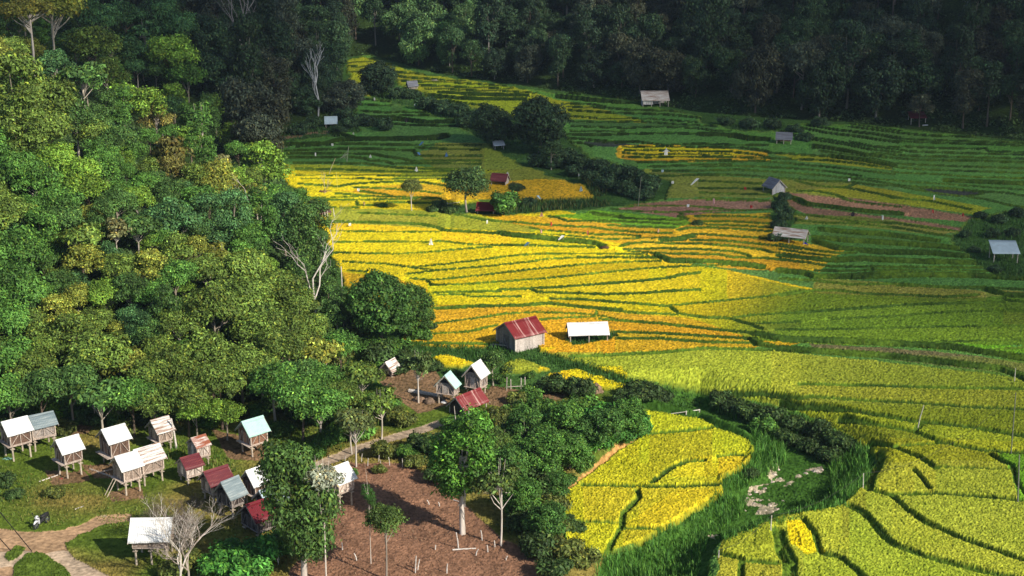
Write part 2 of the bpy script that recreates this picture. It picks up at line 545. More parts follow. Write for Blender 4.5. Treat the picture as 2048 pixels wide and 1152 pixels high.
LINES += Z(1560, 400, 2.984,
 ([(60,92),(250,110),(450,140),(700,150),(950,185),(1050,190)],N_),
 ([(45,125),(250,145),(450,150),(700,175),(900,210),(1100,240)],N_),
 ([(250,185),(400,200),(600,210),(800,235),(930,255)],K_),
 ([(210,235),(500,255),(800,275),(1000,290),(1300,340)],K_),
 ([(210,255),(350,300),(600,320),(900,325),(1150,350)],K_),
 ([(0,275),(200,310),(330,325),(450,325)],N_),
 ([(0,305),(200,335),(330,350)],N_),
 ([(0,345),(300,370),(500,360),(800,375),(1170,385)],K_),
 ([(0,360),(180,385),(300,405),(600,410),(1190,415)],N_),
 ([(540,405),(560,430),(900,430),(1500,450)],N_),
 ([(210,430),(400,435),(540,430)],N_),
 ([(0,430),(150,445),(200,470),(450,465),(700,440)],K_),
 ([(430,470),(800,455),(1150,460),(1500,480)],K_),
 ([(0,480),(200,490),(400,515),(700,510),(1000,535),(1220,530)],N_),
 ([(700,520),(1000,530),(1500,545)],N_),
 ([(0,580),(200,550),(350,550),(500,570),(800,580),(1000,590),(1180,575)],N_),
 ([(0,690),(300,670),(700,640),(1000,628),(1330,620)],N_),
 ([(300,722),(700,700),(1000,680),(1330,670)],T_),
 ([(1230,540),(1330,575),(1500,585)],K_),
 ([(1330,575),(1340,610),(1500,620)],N_),([(1330,640),(1350,670),(1500,680)],N_))
LINES += Z(1600, 560, 3.25,
 ([(-160,337),(0,335),(600,325),(900,315),(1560,310)],T_),
 ([(700,420),(1000,415),(1560,392)],T_),
 ([(1200,470),(1560,445)],T_),
 ([(0,400),(300,410),(700,430),(1000,450),(1250,490),(1560,540)],K_),
 ([(0,470),(300,490),(600,510),(900,545),(1300,590),(1456,650),(1560,700)],K_))
LINES += Z(800, 560, 3.309,
 ([(230,300),(500,265),(700,235),(900,225),(1200,235),(1290,245)],T_),
 ([(180,370),(450,355),(640,310)],T_),([(930,275),(1100,260),(1290,255)],T_),
 ([(60,430),(500,435),(620,440)],N_),
 ([(230,200),(500,185),(800,180),(990,165),(1200,190),(1456,210)],N_+0.08),
 ([(1000,135),(1200,140),(1323,150)],N_),
 ([(1300,215),(1300,245),(1456,280)],T_))
LINES += Z(1200, 560, 3.309,
 ([(0,150),(200,165),(460,185),(520,235),(700,260),(860,265),(1000,310),(1070,335)],N_),
 ([(470,180),(800,150),(1100,120),(1300,85),(1323,82)],T_),
 ([(860,265),(1000,245),(1250,230)],T_),
 ([(1000,300),(1323,290)],T_),
 ([(0,205),(250,230),(510,240)],N_),
 ([(0,270),(400,300),(800,345),(1020,365)],N_),
 ([(100,355),(500,370),(800,390),(1000,400)],N_),
 ([(120,400),(400,400),(700,425),(1000,430)],N_),
 ([(-200,520),(0,515),(400,495),(700,465),(900,470),(1130,480)],N_),
 ([(990,405),(1050,440),(1160,465),(1323,478)],K_),
 ([(1020,370),(1200,400),(1323,412)],K_))
LINES += Z(1600, 760, 3.25,
 ([(0,45),(500,55),(1000,70),(1560,77)],N_),
 ([(-250,105),(0,135),(400,150),(800,170),(1100,195),(1560,214)],N_),
 ([(-120,170),(0,195),(400,230),(750,290),(900,300),(1100,325),(1300,360),(1560,400)],N_+0.1),
 ([(270,275),(500,310),(740,355),(900,420),(1200,480),(1560,500)],N_+0.1),
 ([(740,355),(780,310)],N_),
 ([(460,425),(600,455),(800,535),(880,595)],N_),
 ([(610,450),(900,430)],T_),
 ([(880,585),(1560,605)],T_),
 ([(1230,500),(1300,545),(1380,580),(1400,680),(1430,728)],N_),
 ([(740,605),(800,670),(840,728)],T_))
LINES += Z(1300, 780, 2.738,
 ([(-60,-10),(100,20),(420,40),(610,35)],N_),
 ([(1240,370),(1250,400),(1200,500),(1180,555)],K_),
 ([(1180,560),(1300,590),(1600,585),(1800,600),(2010,620),(2200,640)],N_),
 ([(1320,590),(1400,670),(1500,740),(1700,830),(2200,1010)],N_),
 ([(1090,650),(1180,700),(1280,820),(1340,870),(1500,930),(1850,1019),(2100,1080)],N_+0.08),
 ([(840,725),(900,800),(930,910),(1040,935),(1140,1019),(1200,1080)],N_),
 ([(700,790),(720,880),(760,960),(765,1080)],K_),
 ([(340,925),(520,955),(720,970)],N_),
 ([(500,960),(490,1080)],N_))
LINES += Z(1100, 820, 2.467,
 ([(490,130),(650,120),(800,100)],N_),
 ([(165,385),(350,390),(500,395),(700,390),(850,380)],N_),
 ([(500,375),(600,300),(680,265),(760,265)],N_),([(830,245),(900,235),(1000,235)],N_),
 ([(430,410),(440,440),(360,530),(350,590),(300,680),(280,720)],N_),
 ([(150,565),(340,572)],N_),([(360,600),(540,605)],N_))

# banks that run out of the frame go on beyond it
for pts, w in LINES:
    for a, c in ((0, 1), (-1, -2)):
        if pts[a][0] >= 2040:
            s = (pts[a][1] - pts[c][1]) / max(pts[a][0] - pts[c][0], 1)
            p = [(pts[a][0] + d, pts[a][1] + s * d * .8) for d in (200, 450, 700)]
            if a == 0: pts[:0] = p[::-1]
            else: pts.extend(p)
# ------------------------------------------------------------------ plots of colour
RICE_PX = [[(555,262),(640,270),(718,264),(706,215),(690,120),(735,112),(850,150),(1000,172),(1200,198),(1285,213),(1400,235),(1560,250),(1700,250),(1850,266),(2048,288),(2500,330),
            (2500,1300),(1385,1300),(1420,1120),(1440,1090),(1560,1040),(1600,1035),(1690,1012),(1735,968),(1755,918),(1700,885),(1560,830),(1400,790),(1280,768),(1180,738),(1090,708),(1000,700),
            (800,692),(830,640),(700,600),(655,490),(610,410),(555,345)],
           LOWER_PX,
           [(868,720),(900,713),(950,728),(925,740),(885,738)],[(1000,735),(1040,722),(1100,740),(1060,752),(1005,752)],
           [(1090,752),(1150,742),(1250,772),(1245,785),(1150,775)]]
NOT_RICE_PX = [[(740,150),(775,140),(800,172),(850,192),(900,207),(1000,230),(1080,255),(1140,280),(1170,315),(1340,365),(1330,400),(1245,415),(1100,425),(1000,432),(880,430),(870,415),(985,405),(1190,402),(1185,380),(1090,350),(1010,315),(960,278),(900,242),(850,224),(800,210),(745,200)],
               [(1940,440),(2048,425),(2400,420),(2400,590),(2048,560),(1985,555),(1900,485)],
               [(555,250),(690,230),(722,262),(690,271),(650,272),(555,290)],
               [(1545,395),(1575,400),(1590,440),(1560,480),(1545,450)],
               [(1400,230),(1560,238),(1580,265),(1470,262),(1400,245)],
               [(975,690),(1075,690),(1080,712),(975,715)],[(1130,672),(1225,665),(1235,680),(1140,692)]]
YEL, ORA, LIM, GRN, OLI, BRN, DRK, GRE2, MIX = ((0.69,0.53,0.014),(0.64,0.375,0.02),(0.34,0.365,0.035),(0.105,0.24,0.048),(0.23,0.25,0.04),
    (0.36,0.185,0.115),(0.05,0.06,0.045),(0.16,0.34,0.02),(0.30,0.32,0.02))
BND = (0.028,0.062,0.014)
GRS = (0.17,0.15,0.07)
PLOTS = [  # painted in order; soft = blend width in photo pixels
 (GRN, [(500,100),(2600,100),(2600,760),(500,760)]),
 (MIX, [(690,110),(860,140),(1020,172),(1300,250),(1000,235),(700,190)]),
 (YEL, [(540,343),(900,345),(870,365),(1010,430),(1100,420),(1310,470),(1260,500),(1330,525),(1460,545),(1640,585),(1600,620),(1500,640),(1400,640),(1400,720),(540,720)]),
 (OLI, [(890,290),(1000,290),(1200,390),(1200,410),(1000,412),(860,345),(840,310)]),
 (MIX, [(560,330),(780,335),(1000,345),(900,358),(740,362),(560,350)]),
 (ORA, [(660,385),(830,370),(1150,360),(1190,400),(880,405)]),
 (ORA, [(740,375),(900,368),(900,405),(740,400)]),
 (YEL, [(590,345),(800,350),(700,385),(600,385)]),
 (LIM, [(640,420),(900,425),(1000,445),(1100,452),(1060,470),(900,462),(650,446)]),
 (ORA, [(950,430),(1090,437),(1260,455),(1560,485),(1560,520),(1330,520),(1230,490),(1000,445)]),
 (ORA, [(1380,430),(1545,430),(1560,480),(1690,500),(1660,520),(1640,548),(1450,540),(1330,520),(1240,500)]),
 (GRE2,[(1090,435),(1190,425),(1370,440),(1380,452),(1350,462),(1200,448)]),
 (BRN, [(1225,420),(1260,412),(1380,402),(1540,402),(1550,422),(1440,424),(1350,438)]),
 (BRN, [(1565,388),(1600,384),(1680,396),(1850,420),(1950,435),(1945,447),(1860,440),(1640,416),(1590,402)]),
 (BRN, [(1555,402),(1580,398),(1620,416),(1700,426),(1850,446),(1945,462),(1930,466),(1740,440),(1600,430)]),
 (OLI, [(1575,430),(1760,440),(1930,466),(1900,475),(1700,455),(1570,450)]),
 (ORA, [(1245,296),(1330,294),(1460,300),(1540,308),(1545,325),(1420,325),(1290,328),(1245,318)]),
 (YEL, [(1250,298),(1330,296),(1460,302),(1530,312),(1400,322),(1290,325)]),
 (MIX, [(1540,308),(1660,316),(1780,338),(1770,342),(1600,324)]),
 (OLI, [(1400,352),(1700,368),(1980,420),(1900,425),(1700,400),(1400,372)]),
 (OLI, [(1290,340),(1570,370),(1560,400),(1290,400)]),
 (MIX, [(1600,386),(1720,372),(1990,420),(1950,432),(1680,396)]),
 (ORA, [(660,545),(800,560),(860,585),(800,600),(680,580)]),
 (ORA, [(800,620),(1000,612),(1190,622),(1200,640),(1180,700),(1000,700),(800,700)]),
 (ORA, [(1190,625),(1460,645),(1510,668),(1600,690),(1560,700),(1400,702),(1240,715),(1080,715),(1150,690)]),
 (GRE2,[(1480,655),(1640,632),(2600,600),(2600,780),(2048,715),(1800,695),(1620,690)]),
 (OLI, [(1640,560),(2048,590),(2600,590),(2600,640),(2048,610),(1650,620),(1500,650),(1480,640),(1620,600)]),
 (GRN, [(1650,630),(2048,610),(2600,640),(2600,740),(2048,700),(1800,680)]),
 (LIM, [(1080,712),(1240,712),(1400,702),(1560,705),(2048,760),(2600,820),(2600,870),(2048,850),(1600,825),(1400,790),(1180,745)]),
 (GRS, [(1610,692),(1750,698),(1950,715),(2048,730),(2200,750),(2200,775),(2040,752),(1950,742),(1620,702)]),
 (MIX, [(1560,812),(2600,850),(2600,1000),(1755,930),(1700,880)]),
 (LIM, [(1730,930),(2030,930),(2600,1050),(2600,1400),(1380,1400),(1440,1080),(1700,1000)]),
 (GRE2,[(1995,912),(2600,920),(2600,1010),(2035,1005),(2028,950)]),
 (YEL, [(1570,1050),(1610,1048),(1640,1110),(1600,1120),(1572,1090)]),
 (DRK, [(1830,377),(1900,381),(1990,388),(1930,396),(1880,392)]),
 (DRK, [(1170,284),(1250,288),(1300,295),(1190,297)]),
 ((0.46,0.43,0.022), LOWER_PX),  # lower paddy brighter than LIM, its sunlight put into the colour
 ((0.54,0.46,0.02), [(1245,1060),(1350,985),(1450,985),(1330,1065)]),
 ((0.54,0.46,0.02), [(1330,960),(1390,925),(1510,910),(1490,940),(1440,962)]),
 (YEL, [(860,705),(960,705),(960,745),(860,745)]),(LIM, [(1000,720),(1100,720),(1100,755),(1000,755)]),(YEL,[(1085,740),(1260,740),(1260,790),(1085,790)]),
]
# ------------------------------------------------------------------ the ground sheet
PATH1 = [(-80,1046),(40,1063),(90,1066),(125,1062),(165,1047),(195,1035),(262,1029),(262,1042),(195,1055),(150,1072),(122,1086),(150,1115),(215,1150),(300,1230),(-80,1230)]
ISLETS = [[(6,1112),(30,1092),(48,1095),(45,1108),(20,1124)], [(25,1140),(55,1105),(88,1105),(128,1130),(165,1180),(15,1190)]]
TRAIL = [(455,985),(540,972),(640,930),(700,904),(745,888),(800,872),(850,858),(880,846)]
PLOUGH = [(702,922),(760,925),(835,932),(880,965),(940,1020),(1005,1078),(1075,1108),(1090,1230),(570,1230),(585,1135),(640,1070),(655,985),(680,940)]
YARDS = [[(740,742),(800,735),(868,742),(905,790),(900,812),(830,830),(790,800),(760,770)], [(985,772),(1060,785),(1130,790),(1125,802),(1010,815),(940,805)],
         [(420,856),(470,870),(545,900),(520,925),(450,915)], [(90,940),(170,940),(180,960),(110,975)], [(215,985),(280,975),(290,1000),(225,1005)],
         [(160,925),(260,930),(240,960),(190,960)], [(600,690),(640,665),(680,700),(640,740)], [(100,852),(190,855),(180,870),(110,868)]]
SAND = [[(1600,940),(1645,934),(1650,944),(1610,955),(1590,958)],[(1545,925),(1560,928),(1560,945),(1545,962),(1530,960)],[(1500,975),(1540,968),(1535,985),(1505,998),(1495,990)],[(1490,998),(1515,1000),(1550,1005),(1562,1020),(1540,1030),(1510,1030),(1520,1015),(1495,1012)],[(1555,958),(1590,965),(1570,975),(1550,968)],[(1410,1072),(1440,1072),(1430,1080)],[(1470,1068),(1490,1068),(1480,1078)]]
CLIFF = [(1100,1004),(1160,955),(1235,892),(1278,868),(1292,876),(1248,914),(1172,974),(1118,1012)]
SHEDBANK = [(535,272),(600,266),(660,262),(668,268),(600,276),(540,282)]

def add_tuft(V, F, C, p, h, r, col, n=3):
    for k in range(n):
        a = random.random() * 6.283; b = a + random.uniform(-0.5, 0.5)
        bx = p[0] + random.uniform(-r, r); by = p[1] + random.uniform(-r, r)
        w = 0.015 + 0.035 * random.random()
        hh = h * random.uniform(0.6, 1.2); l = hh * random.uniform(0.1, 0.6)
        i = len(V)
        V.append((bx - w * math.cos(a), by - w * math.sin(a), p[2] - 0.05)); V.append((bx + w * math.cos(a), by + w * math.sin(a), p[2] - 0.05))
        V.append((bx + l * math.cos(b + 1.57) * 0.6, by + l * math.sin(b + 1.57) * 0.6, p[2] + hh))
        F.append((i, i + 1, i + 2))
        f = random.uniform(0.65, 1.35)
        c = (col[0] * f, col[1] * f, col[2] * f)
        C += [tuple(0.6 * v for v in c)] * 2 + [c]

def build_ground():
    # rows: uniform in 1/distance near, stretching to the far hills; columns: uniform in bearing, wider at the sides
    u = np.linspace(1 / 80.0, 1 / 430.0, 1180)
    ys = np.concatenate([np.linspace(-60, 79, 40), 1 / u, 430 * 1.045 ** np.arange(1, 34)])
    tc = np.linspace(-0.435, 0.435, 1180)
    side = 0.435 + 0.005 * (1.13 ** np.arange(1, 46) - 1) / 0.13
    ts = np.concatenate([-side[::-1], tc, side])
    T, Y = np.meshgrid(ts, ys)
    # near and behind the camera the sheet keeps a constant width
    X = T * np.maximum(Y, 60.0)
    ny, nx = X.shape
    rng = np.random.default_rng(11)
    xf, yf = X.ravel(), Y.ravel()
    z = terrain(xf, yf)
    px, py = project(xf, yf, z)
    infront = yf > 70
    hd = hill_d(xf, yf)
    # ---- where rice grows
    rice = np.zeros(len(xf), bool)
    lower = in_poly(px, py, RICE_PX[1]) & infront
    wa = fbm(xf / 2.0, yf / 2.0, 3) - 0.5; wb = fbm(xf / 2.0 + 50, yf / 2.0, 3) - 0.5
    for p in RICE_PX: rice |= in_poly(px + 14 * wa, py + 8 * wb, p)
    for p in NOT_RICE_PX: rice &= ~in_poly(px + 18 * wa, py + 10 * wb, p)
    rice &= infront & (hd < 0.4)
    # ---- colours
    n1 = fbm(xf / 6.0, yf / 6.0, 3); n2 = fbm(xf / 1.3, yf / 1.3, 2); n3 = fbm(xf / 22.0 + 7, yf / 22.0, 2)
    n4 = fbm(xf / 4.0 + 40, yf / 4.0 + 3, 3)
    col = np.zeros((len(xf), 3))
    col[:] = np.array((0.11, 0.16, 0.025))
    dry = sstep(0.42, 0.66, n1 * 0.7 + n3 * 0.3)[:, None]
    col = col * (1 - dry) + np.array((0.24, 0.19, 0.055)) * dry
    wild = (px > 560) & (py < 780)                         # rank growth between the fields
    col[wild] = np.array((0.06, 0.13, 0.032)) * (0.7 + 0.6 * n1[wild])[:, None]
    st = (in_poly(px, py, STREAM_PX) | ((px > 1240) & (py > 760))) & infront
    col[st] = np.array((0.055, 0.13, 0.022)) * (0.7 + 0.6 * n2[st])[:, None]
    def paint(poly, c, soft=0.0):
        m = in_poly(px + 10 * (n2 - 0.5) + 22 * (n1 - 0.5), py + 6 * (n2 - 0.5) + 12 * (n4 - 0.5), poly) & infront
        col[m] = np.array(c) * (0.8 + 0.4 * n2[m])[:, None]
        return m
    for p in YARDS: paint(p, (0.23, 0.14, 0.085))
    plough = paint(PLOUGH, (0.27, 0.145, 0.088))
    path = paint(PATH1, (0.47, 0.30, 0.17))
    pale = path & (n1 > 0.5); col[pale] = np.array((0.56, 0.42, 0.29)) * (0.85 + 0.3 * n2[pale])[:, None]
    for p in ISLETS:
        m = paint(p, (0.10, 0.15, 0.025)); path &= ~m
    tw = hit(TRAIL)[:, :2]
    near = (yf > 85) & (yf < 150)
    td = np.full(len(xf), 9.0); td[near] = line_dist(xf[near], yf[near], [tuple(v) for v in tw])
    m = td < 0.55 + 0.3 * n2; col[m] = np.array((0.42, 0.32, 0.23)); path |= m
    paint(CLIFF, (0.55, 0.29, 0.11)); paint(SHEDBANK, (0.33, 0.20, 0.13))
    for p in SAND:
        m = in_poly(px + 8 * (n2 - 0.5), py + 8 * (n1 - 0.5), p) & (fbm(xf / 0.7, yf / 0.7, 2) > 0.47); col[m] = np.array((0.52, 0.42, 0.33)) * (0.7 + 0.6 * n2[m])[:, None]
    hill = (hd > 0.6)
    col[hill] = (np.array((0.028, 0.05, 0.014)) * (0.6 + 0.9 * n1[hill])[:, None])
    # ---- plots
    rc = np.zeros((len(xf), 3)); rc[:] = GRN
    for c, poly in PLOTS:
        m = in_poly(px + 30 * (n3 - 0.5) + 26 * (n4 - 0.5), py + 5 * (n4 - 0.5), poly) & rice
        rc[m] = c
    # soft ripeness across the big terrace fans on the right: yellow on the left, green to the right
    fan = rice & in_poly(px, py, [(1200,545),(1460,548),(1640,590),(1900,600),(2300,590),(2300,700),(1520,690),(1380,640),(1200,620)])
    g = sstep(1330, 1640, px[fan] + 0.9 * (py[fan] - 600))[:, None]
    rc[fan] = np.array(YEL) * (1 - g) + np.array((0.15, 0.24, 0.02)) * g
    lo = rice & in_poly(px, py, [(1080,708),(2600,730),(2600,900),(1500,880)])
    g = sstep(1500, 2000, px[lo] + 1.2 * (py[lo] - 760))[:, None]
    rc[lo] = rc[lo] * (1 - 0.5 * g) + np.array((0.17, 0.24, 0.02)) * 0.5 * g
    # ---- a tint for every plot: the bank directly above it on the slope
    owner = np.zeros(len(xf), int)
    bd = np.full(len(xf), 1e9)
    order = np.where(infront & rice)[0]
    pxo, pyo = px[order], py[order]
    own = np.zeros(len(order), int); b = np.full(len(order), 1e9)
    for k, (pts, w) in enumerate(LINES):
        p = np.array(sorted(pts))
        if p[-1, 0] - p[0, 0] < 15: continue
        sel = (pxo > p[0, 0]) & (pxo < p[-1, 0]) & (pyo > p[:, 1].min()) & (pyo < p[:, 1].max() + 140)
        i = np.where(sel)[0]
        if not len(i): continue
        d = pyo[i] - np.interp(pxo[i], p[:, 0], p[:, 1])
        ok = (d > 0) & (d < b[i])
        b[i[ok]] = d[ok]; own[i[ok]] = k + 1
    owner[order] = own
    tr = rng.normal(1, 0.10, (len(LINES) + 1, 1)) * (1 + rng.normal(0, 0.05, (len(LINES) + 1, 3)))
    rc *= tr[owner]
    # ---- banks: distance to the traced lines
    dist = np.full((ny, nx), 9.0); wid = np.full((ny, nx), 0.2)
    side_ = np.zeros((ny, nx))
    Xg, Yg = X, Y
    tufts = []
    for pts, w in LINES:
        P = hit(pts)
        for a, c in zip(P[:-1], P[1:]):
            y0, y1 = min(a[1], c[1]) - 1.2, max(a[1], c[1]) + 1.2
            x0, x1 = min(a[0], c[0]) - 1.2, max(a[0], c[0]) + 1.2
            r0, r1 = np.searchsorted(ys, [y0, y1])
            tv = [x0 / y0, x0 / y1, x1 / y0, x1 / y1]
            c0, c1 = np.searchsorted(ts, [min(tv), max(tv)])
            if r1 <= r0 or c1 <= c0: continue
            s = (slice(r0, r1), slice(c0, c1))
            d = seg_dist(Xg[s], Yg[s], a[:2], c[:2])
            better = (d - w) < (dist[s] - wid[s])
            # signed side: beyond the bank (higher terrace) or before it
            ex, ey = c[0] - a[0], c[1] - a[1]
            if ex < 0: ex, ey = -ex, -ey
            q = ((Yg[s] - a[1]) * ex - (Xg[s] - a[0]) * ey) / max(math.hypot(ex, ey), 1e-6)
            side_[s] = np.where(better, np.clip(q / 0.12, -1, 1), side_[s])
            dist[s] = np.where(better, d, dist[s]); wid[s] = np.where(better, w, wid[s])
            L = math.hypot(c[0] - a[0], c[1] - a[1]); n = int(L / (0.2 if w > 0.2 else 0.45))
            for q in range(n):
                tufts.append((a[0] + (c[0] - a[0]) * q / max(n, 1), a[1] + (c[1] - a[1]) * q / max(n, 1), w))
    wob = (n2.reshape(ny, nx) - 0.5)
    nearw = 1 - sstep(115, 150, Y)
    dist = dist + (0.10 + 0.12 * nearw) * wob + rng.normal(0, 0.03, dist.shape)
    wid = wid * np.where(wid < 0.4, 0.68 + 0.10 * nearw, 1.0)
    rowgap = np.gradient(ys)[:, None] * np.ones((1, nx))
    e = (dist - wid).ravel(); rg = np.abs(rowgap).ravel()
    # how far inside the rice: soft rim
    rm = rice.reshape(ny, nx).astype(float)
    k = rm.copy()
    k[1:-1, 1:-1] = (rm[:-2, 1:-1] + rm[2:, 1:-1] + rm[1:-1, :-2] + rm[1:-1, 2:]) / 4 * rm[1:-1, 1:-1]
    stub = ((rc[:, 0] < 0.52) & (rc[:, 0] > rc[:, 1] * 1.72)) | (rc[:, 0] < 0.075) & (rc[:, 1] < 0.085)     # cut or empty plots
    canopy = (k.ravel() > 0.9) * np.clip(e / 0.10, 0, 1)
    farc = sstep(118, 150, yf); deep = sstep(210, 250, yf)
    high = np.where(stub, 0.10, 0.38 - 0.12 * farc + 0.08 * deep)
    jit = rng.normal(0, 1, len(xf))
    far = sstep(112, 135, yf)
    ja = 0.046 - 0.026 * sstep(115, 200, yf)
    raw = dist.ravel()
    # every terrace lies a step above the one in front of it
    z = z + rice * (0.10 + 0.05 * far + 0.14 * deep) * np.clip(wid.ravel() / 0.24, 0.6, 1.7) * side_.ravel() * np.exp(-np.maximum(raw, 0) / 2.2)
    z = z + canopy * (high + np.where(stub, 0.02, ja) * jit)
    # the grassy bank itself
    z = z + np.where(rice & (canopy < 0.5), 0.16 * far + 0.05 * np.abs(jit), 0)
    # uneven plough and turf
    z = z + np.where(plough, 0.10 * (fbm(xf / 0.5, yf / 0.5, 2) - 0.5) + 0.03 * jit, 0) * infront
    turf = infront & ~rice & ~plough & ~path & ~hill
    z = z + np.where(turf, 0.07 * np.abs(jit) * (0.5 + n1), 0)
    bank = rice & ((e < 0.02) | (e < 0.45 * rg)) & (raw < 3)
    rim = rice & ~bank & (e < np.maximum(0.06, 0.6 * rg)) & (side_.ravel() > 0) & (raw < 3)
    ring = rm.copy()
    for _ in range(3): ring[1:-1, 1:-1] = np.minimum.reduce([ring[1:-1, 1:-1], ring[:-2, 1:-1], ring[2:, 1:-1], ring[1:-1, :-2], ring[1:-1, 2:]])
    nearrim = rice & ~bank & (e < 0.16) & (side_.ravel() <= 0) & (yf < 150)
    ring = (rice & (ring.ravel() < 0.5)) | nearrim
    thinl = wid.ravel() < 0.14
    fresh = sstep(0.3, 0.7, n1)[:, None]
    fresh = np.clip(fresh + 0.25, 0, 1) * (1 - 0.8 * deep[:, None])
    bc = (np.array(BND) * (1 - fresh) + np.array((0.10, 0.17, 0.02)) * fresh) * (1 - 0.45 * deep[:, None])  # shade painted into the far bank colour so terrace lines stay dark
    sp = 1 + np.clip((0.27 - 0.13 * sstep(130, 230, yf)) * jit, -0.55, 0.5)
    rc = rc * sp[:, None]
    # shade between the plants, painted as random dark specks
    gap_shade = (rng.random(len(xf)) < 0.17 - 0.10 * sstep(120, 180, yf)) & (canopy > 0.5) & ~stub
    rc[gap_shade] *= np.array((0.42, 0.5, 0.5))
    rc *= 1 + 0.10 * np.clip(rng.normal(0, 1, (len(xf), 1)), -2, 2) * np.array([1, 0.8, 0.6])
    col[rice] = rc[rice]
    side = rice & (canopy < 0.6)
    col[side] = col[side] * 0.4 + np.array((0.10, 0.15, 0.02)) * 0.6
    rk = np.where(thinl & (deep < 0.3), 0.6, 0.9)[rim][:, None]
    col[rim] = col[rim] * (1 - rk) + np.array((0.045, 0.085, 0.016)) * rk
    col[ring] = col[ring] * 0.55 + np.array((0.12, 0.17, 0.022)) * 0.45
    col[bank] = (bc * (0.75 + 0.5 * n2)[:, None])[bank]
    # ---- split into the named sheets
    ripe = rice & (rc[:, 0] > 1.02 * rc[:, 1]) & ~stub
    cat = np.zeros(len(xf), int)                # 0 ground 1 ripe 2 green 3 cut plots 4 hillside 5 path 6 ploughed 7 banks
    cat[rice] = 2; cat[ripe] = 1; cat[rice & stub] = 3; cat[bank] = 7
    owncat = {}
    cat[hill & ~rice] = 4; cat[path & ~rice] = 5; cat[plough & ~rice] = 6
    V = np.c_[xf, yf, z]
    i = np.arange(ny * nx).reshape(ny, nx)
    Q = np.stack([i[:-1, :-1], i[:-1, 1:], i[1:, 1:], i[1:, :-1]], -1).reshape(-1, 4)
    # rice kind per plot, not per plant: majority over the plot owner
    for kk in np.unique(owner[rice]):
        m = rice & (owner == kk) & (cat != 7)
        if kk and m.any():
            fr = (cat[m] == 1).mean()
            mm = m & ((cat == 1) | (cat == 2))
            if fr > 0.75: cat[mm] = 1
            elif fr < 0.25: cat[mm] = 2
    fc = cat[Q[:, 0]]
    rmat = mat_attr('rice_canopy', (0.72, 0.72, 0.66), (1.18, 1.16, 1.2), 2.2, 5, 0.8, 0.08, 0.05, (0.88, 0.92, 0.8), 0.22)
    smat = mat_attr('soil', (0.6, 0.6, 0.6), (1.2, 1.2, 1.2), 3.0, 6, 0.95, 0.06, 0.05, (0.8, 0.8, 0.8), 0.4)
    gmat = mat_attr('turf', (0.55, 0.58, 0.5), (1.3, 1.28, 1.2), 2.5, 6, 0.95, 0.08, 0.03, (0.7, 0.75, 0.7), 0.35)
    spec = [(0, 'ground', gmat, 'structure', None, None), (1, 'ripe_rice', rmat, 'stuff', 'ripe golden rice standing in the terraced paddies', 'rice'),
            (2, 'green_rice', rmat, 'stuff', 'green unripe rice standing in the terraced paddies', 'rice'),
            (3, 'harvested_fields', smat, 'structure', None, None), (4, 'hillside', gmat, 'structure', None, None),
            (5, 'dirt_path', smat, 'structure', None, None), (6, 'ploughed_field', smat, 'structure', None, None),
            (7, 'field_bank_grass', gmat, 'stuff', 'dark grass growing on the low banks between paddies', 'grass')]
    for k, name, mt, kind, lab, ct in spec:
        q = Q[fc == k]
        if not len(q): continue
        used, inv = np.unique(q.ravel(), return_inverse=True)
        o = link(name, np_mesh(name, V[used], inv.reshape(-1, 4), mt, k in (4, 5), col[used]))
        tag(o, lab, ct, None, kind)
    # ---- grass tufts on the banks
    TV, TF, TC = [], [], []
    tx = np.array([t[0] for t in tufts]); ty = np.array([t[1] for t in tufts])
    tz = terrain(tx, ty); tpx, tpy = project(tx, ty, tz)
    ok = (tpx > -150) & (tpx < 2200) & (tpy < 1250)
    for i in np.where(ok)[0]:
        w = tufts[i][2]
        x = tx[i] + random.gauss(0, w * 0.5); y = ty[i] + random.gauss(0, w * 0.5)
        c = random.choice([(0.05, 0.12, 0.02), (0.07, 0.15, 0.02), (0.11, 0.19, 0.025), (0.2, 0.22, 0.03)])
        add_tuft(TV, TF, TC, (x, y, tz[i]), 0.12 + 0.75 * w, 0.10, c, 2 if ty[i] > 230 else 3)
    o = link('bank_grass_tufts', np_mesh('bank_grass_tufts', TV, TF, GRASSM, False, TC))
    tag(o, 'tufts of taller grass along the paddy banks', 'grass', None, 'stuff')

build_ground()
# ------------------------------------------------------------------ plants
def leaf_quads(P, Nrm, size, tone, rng, long=1.35):
    """one rhombic leaf spray per point"""
    n = len(P)
    Nrm = Nrm / np.maximum(np.linalg.norm(Nrm, axis=1, keepdims=True), 1e-6)
    a = np.cross(Nrm, rng.normal(size=(n, 3))); a /= np.maximum(np.linalg.norm(a, axis=1, keepdims=True), 1e-6)
    b = np.cross(Nrm, a)
    s = size[:, None]
    droop = np.array([0, 0, -0.25]) * s
    V = np.stack([P - a * s * long + droop, P - b * s * 0.62, P + a * s * long + droop, P + b * s * 0.62], 1).reshape(-1, 3)
    F = np.arange(n * 4).reshape(n, 4)
    C = np.repeat(tone, 4, axis=0)
    return V, F, C

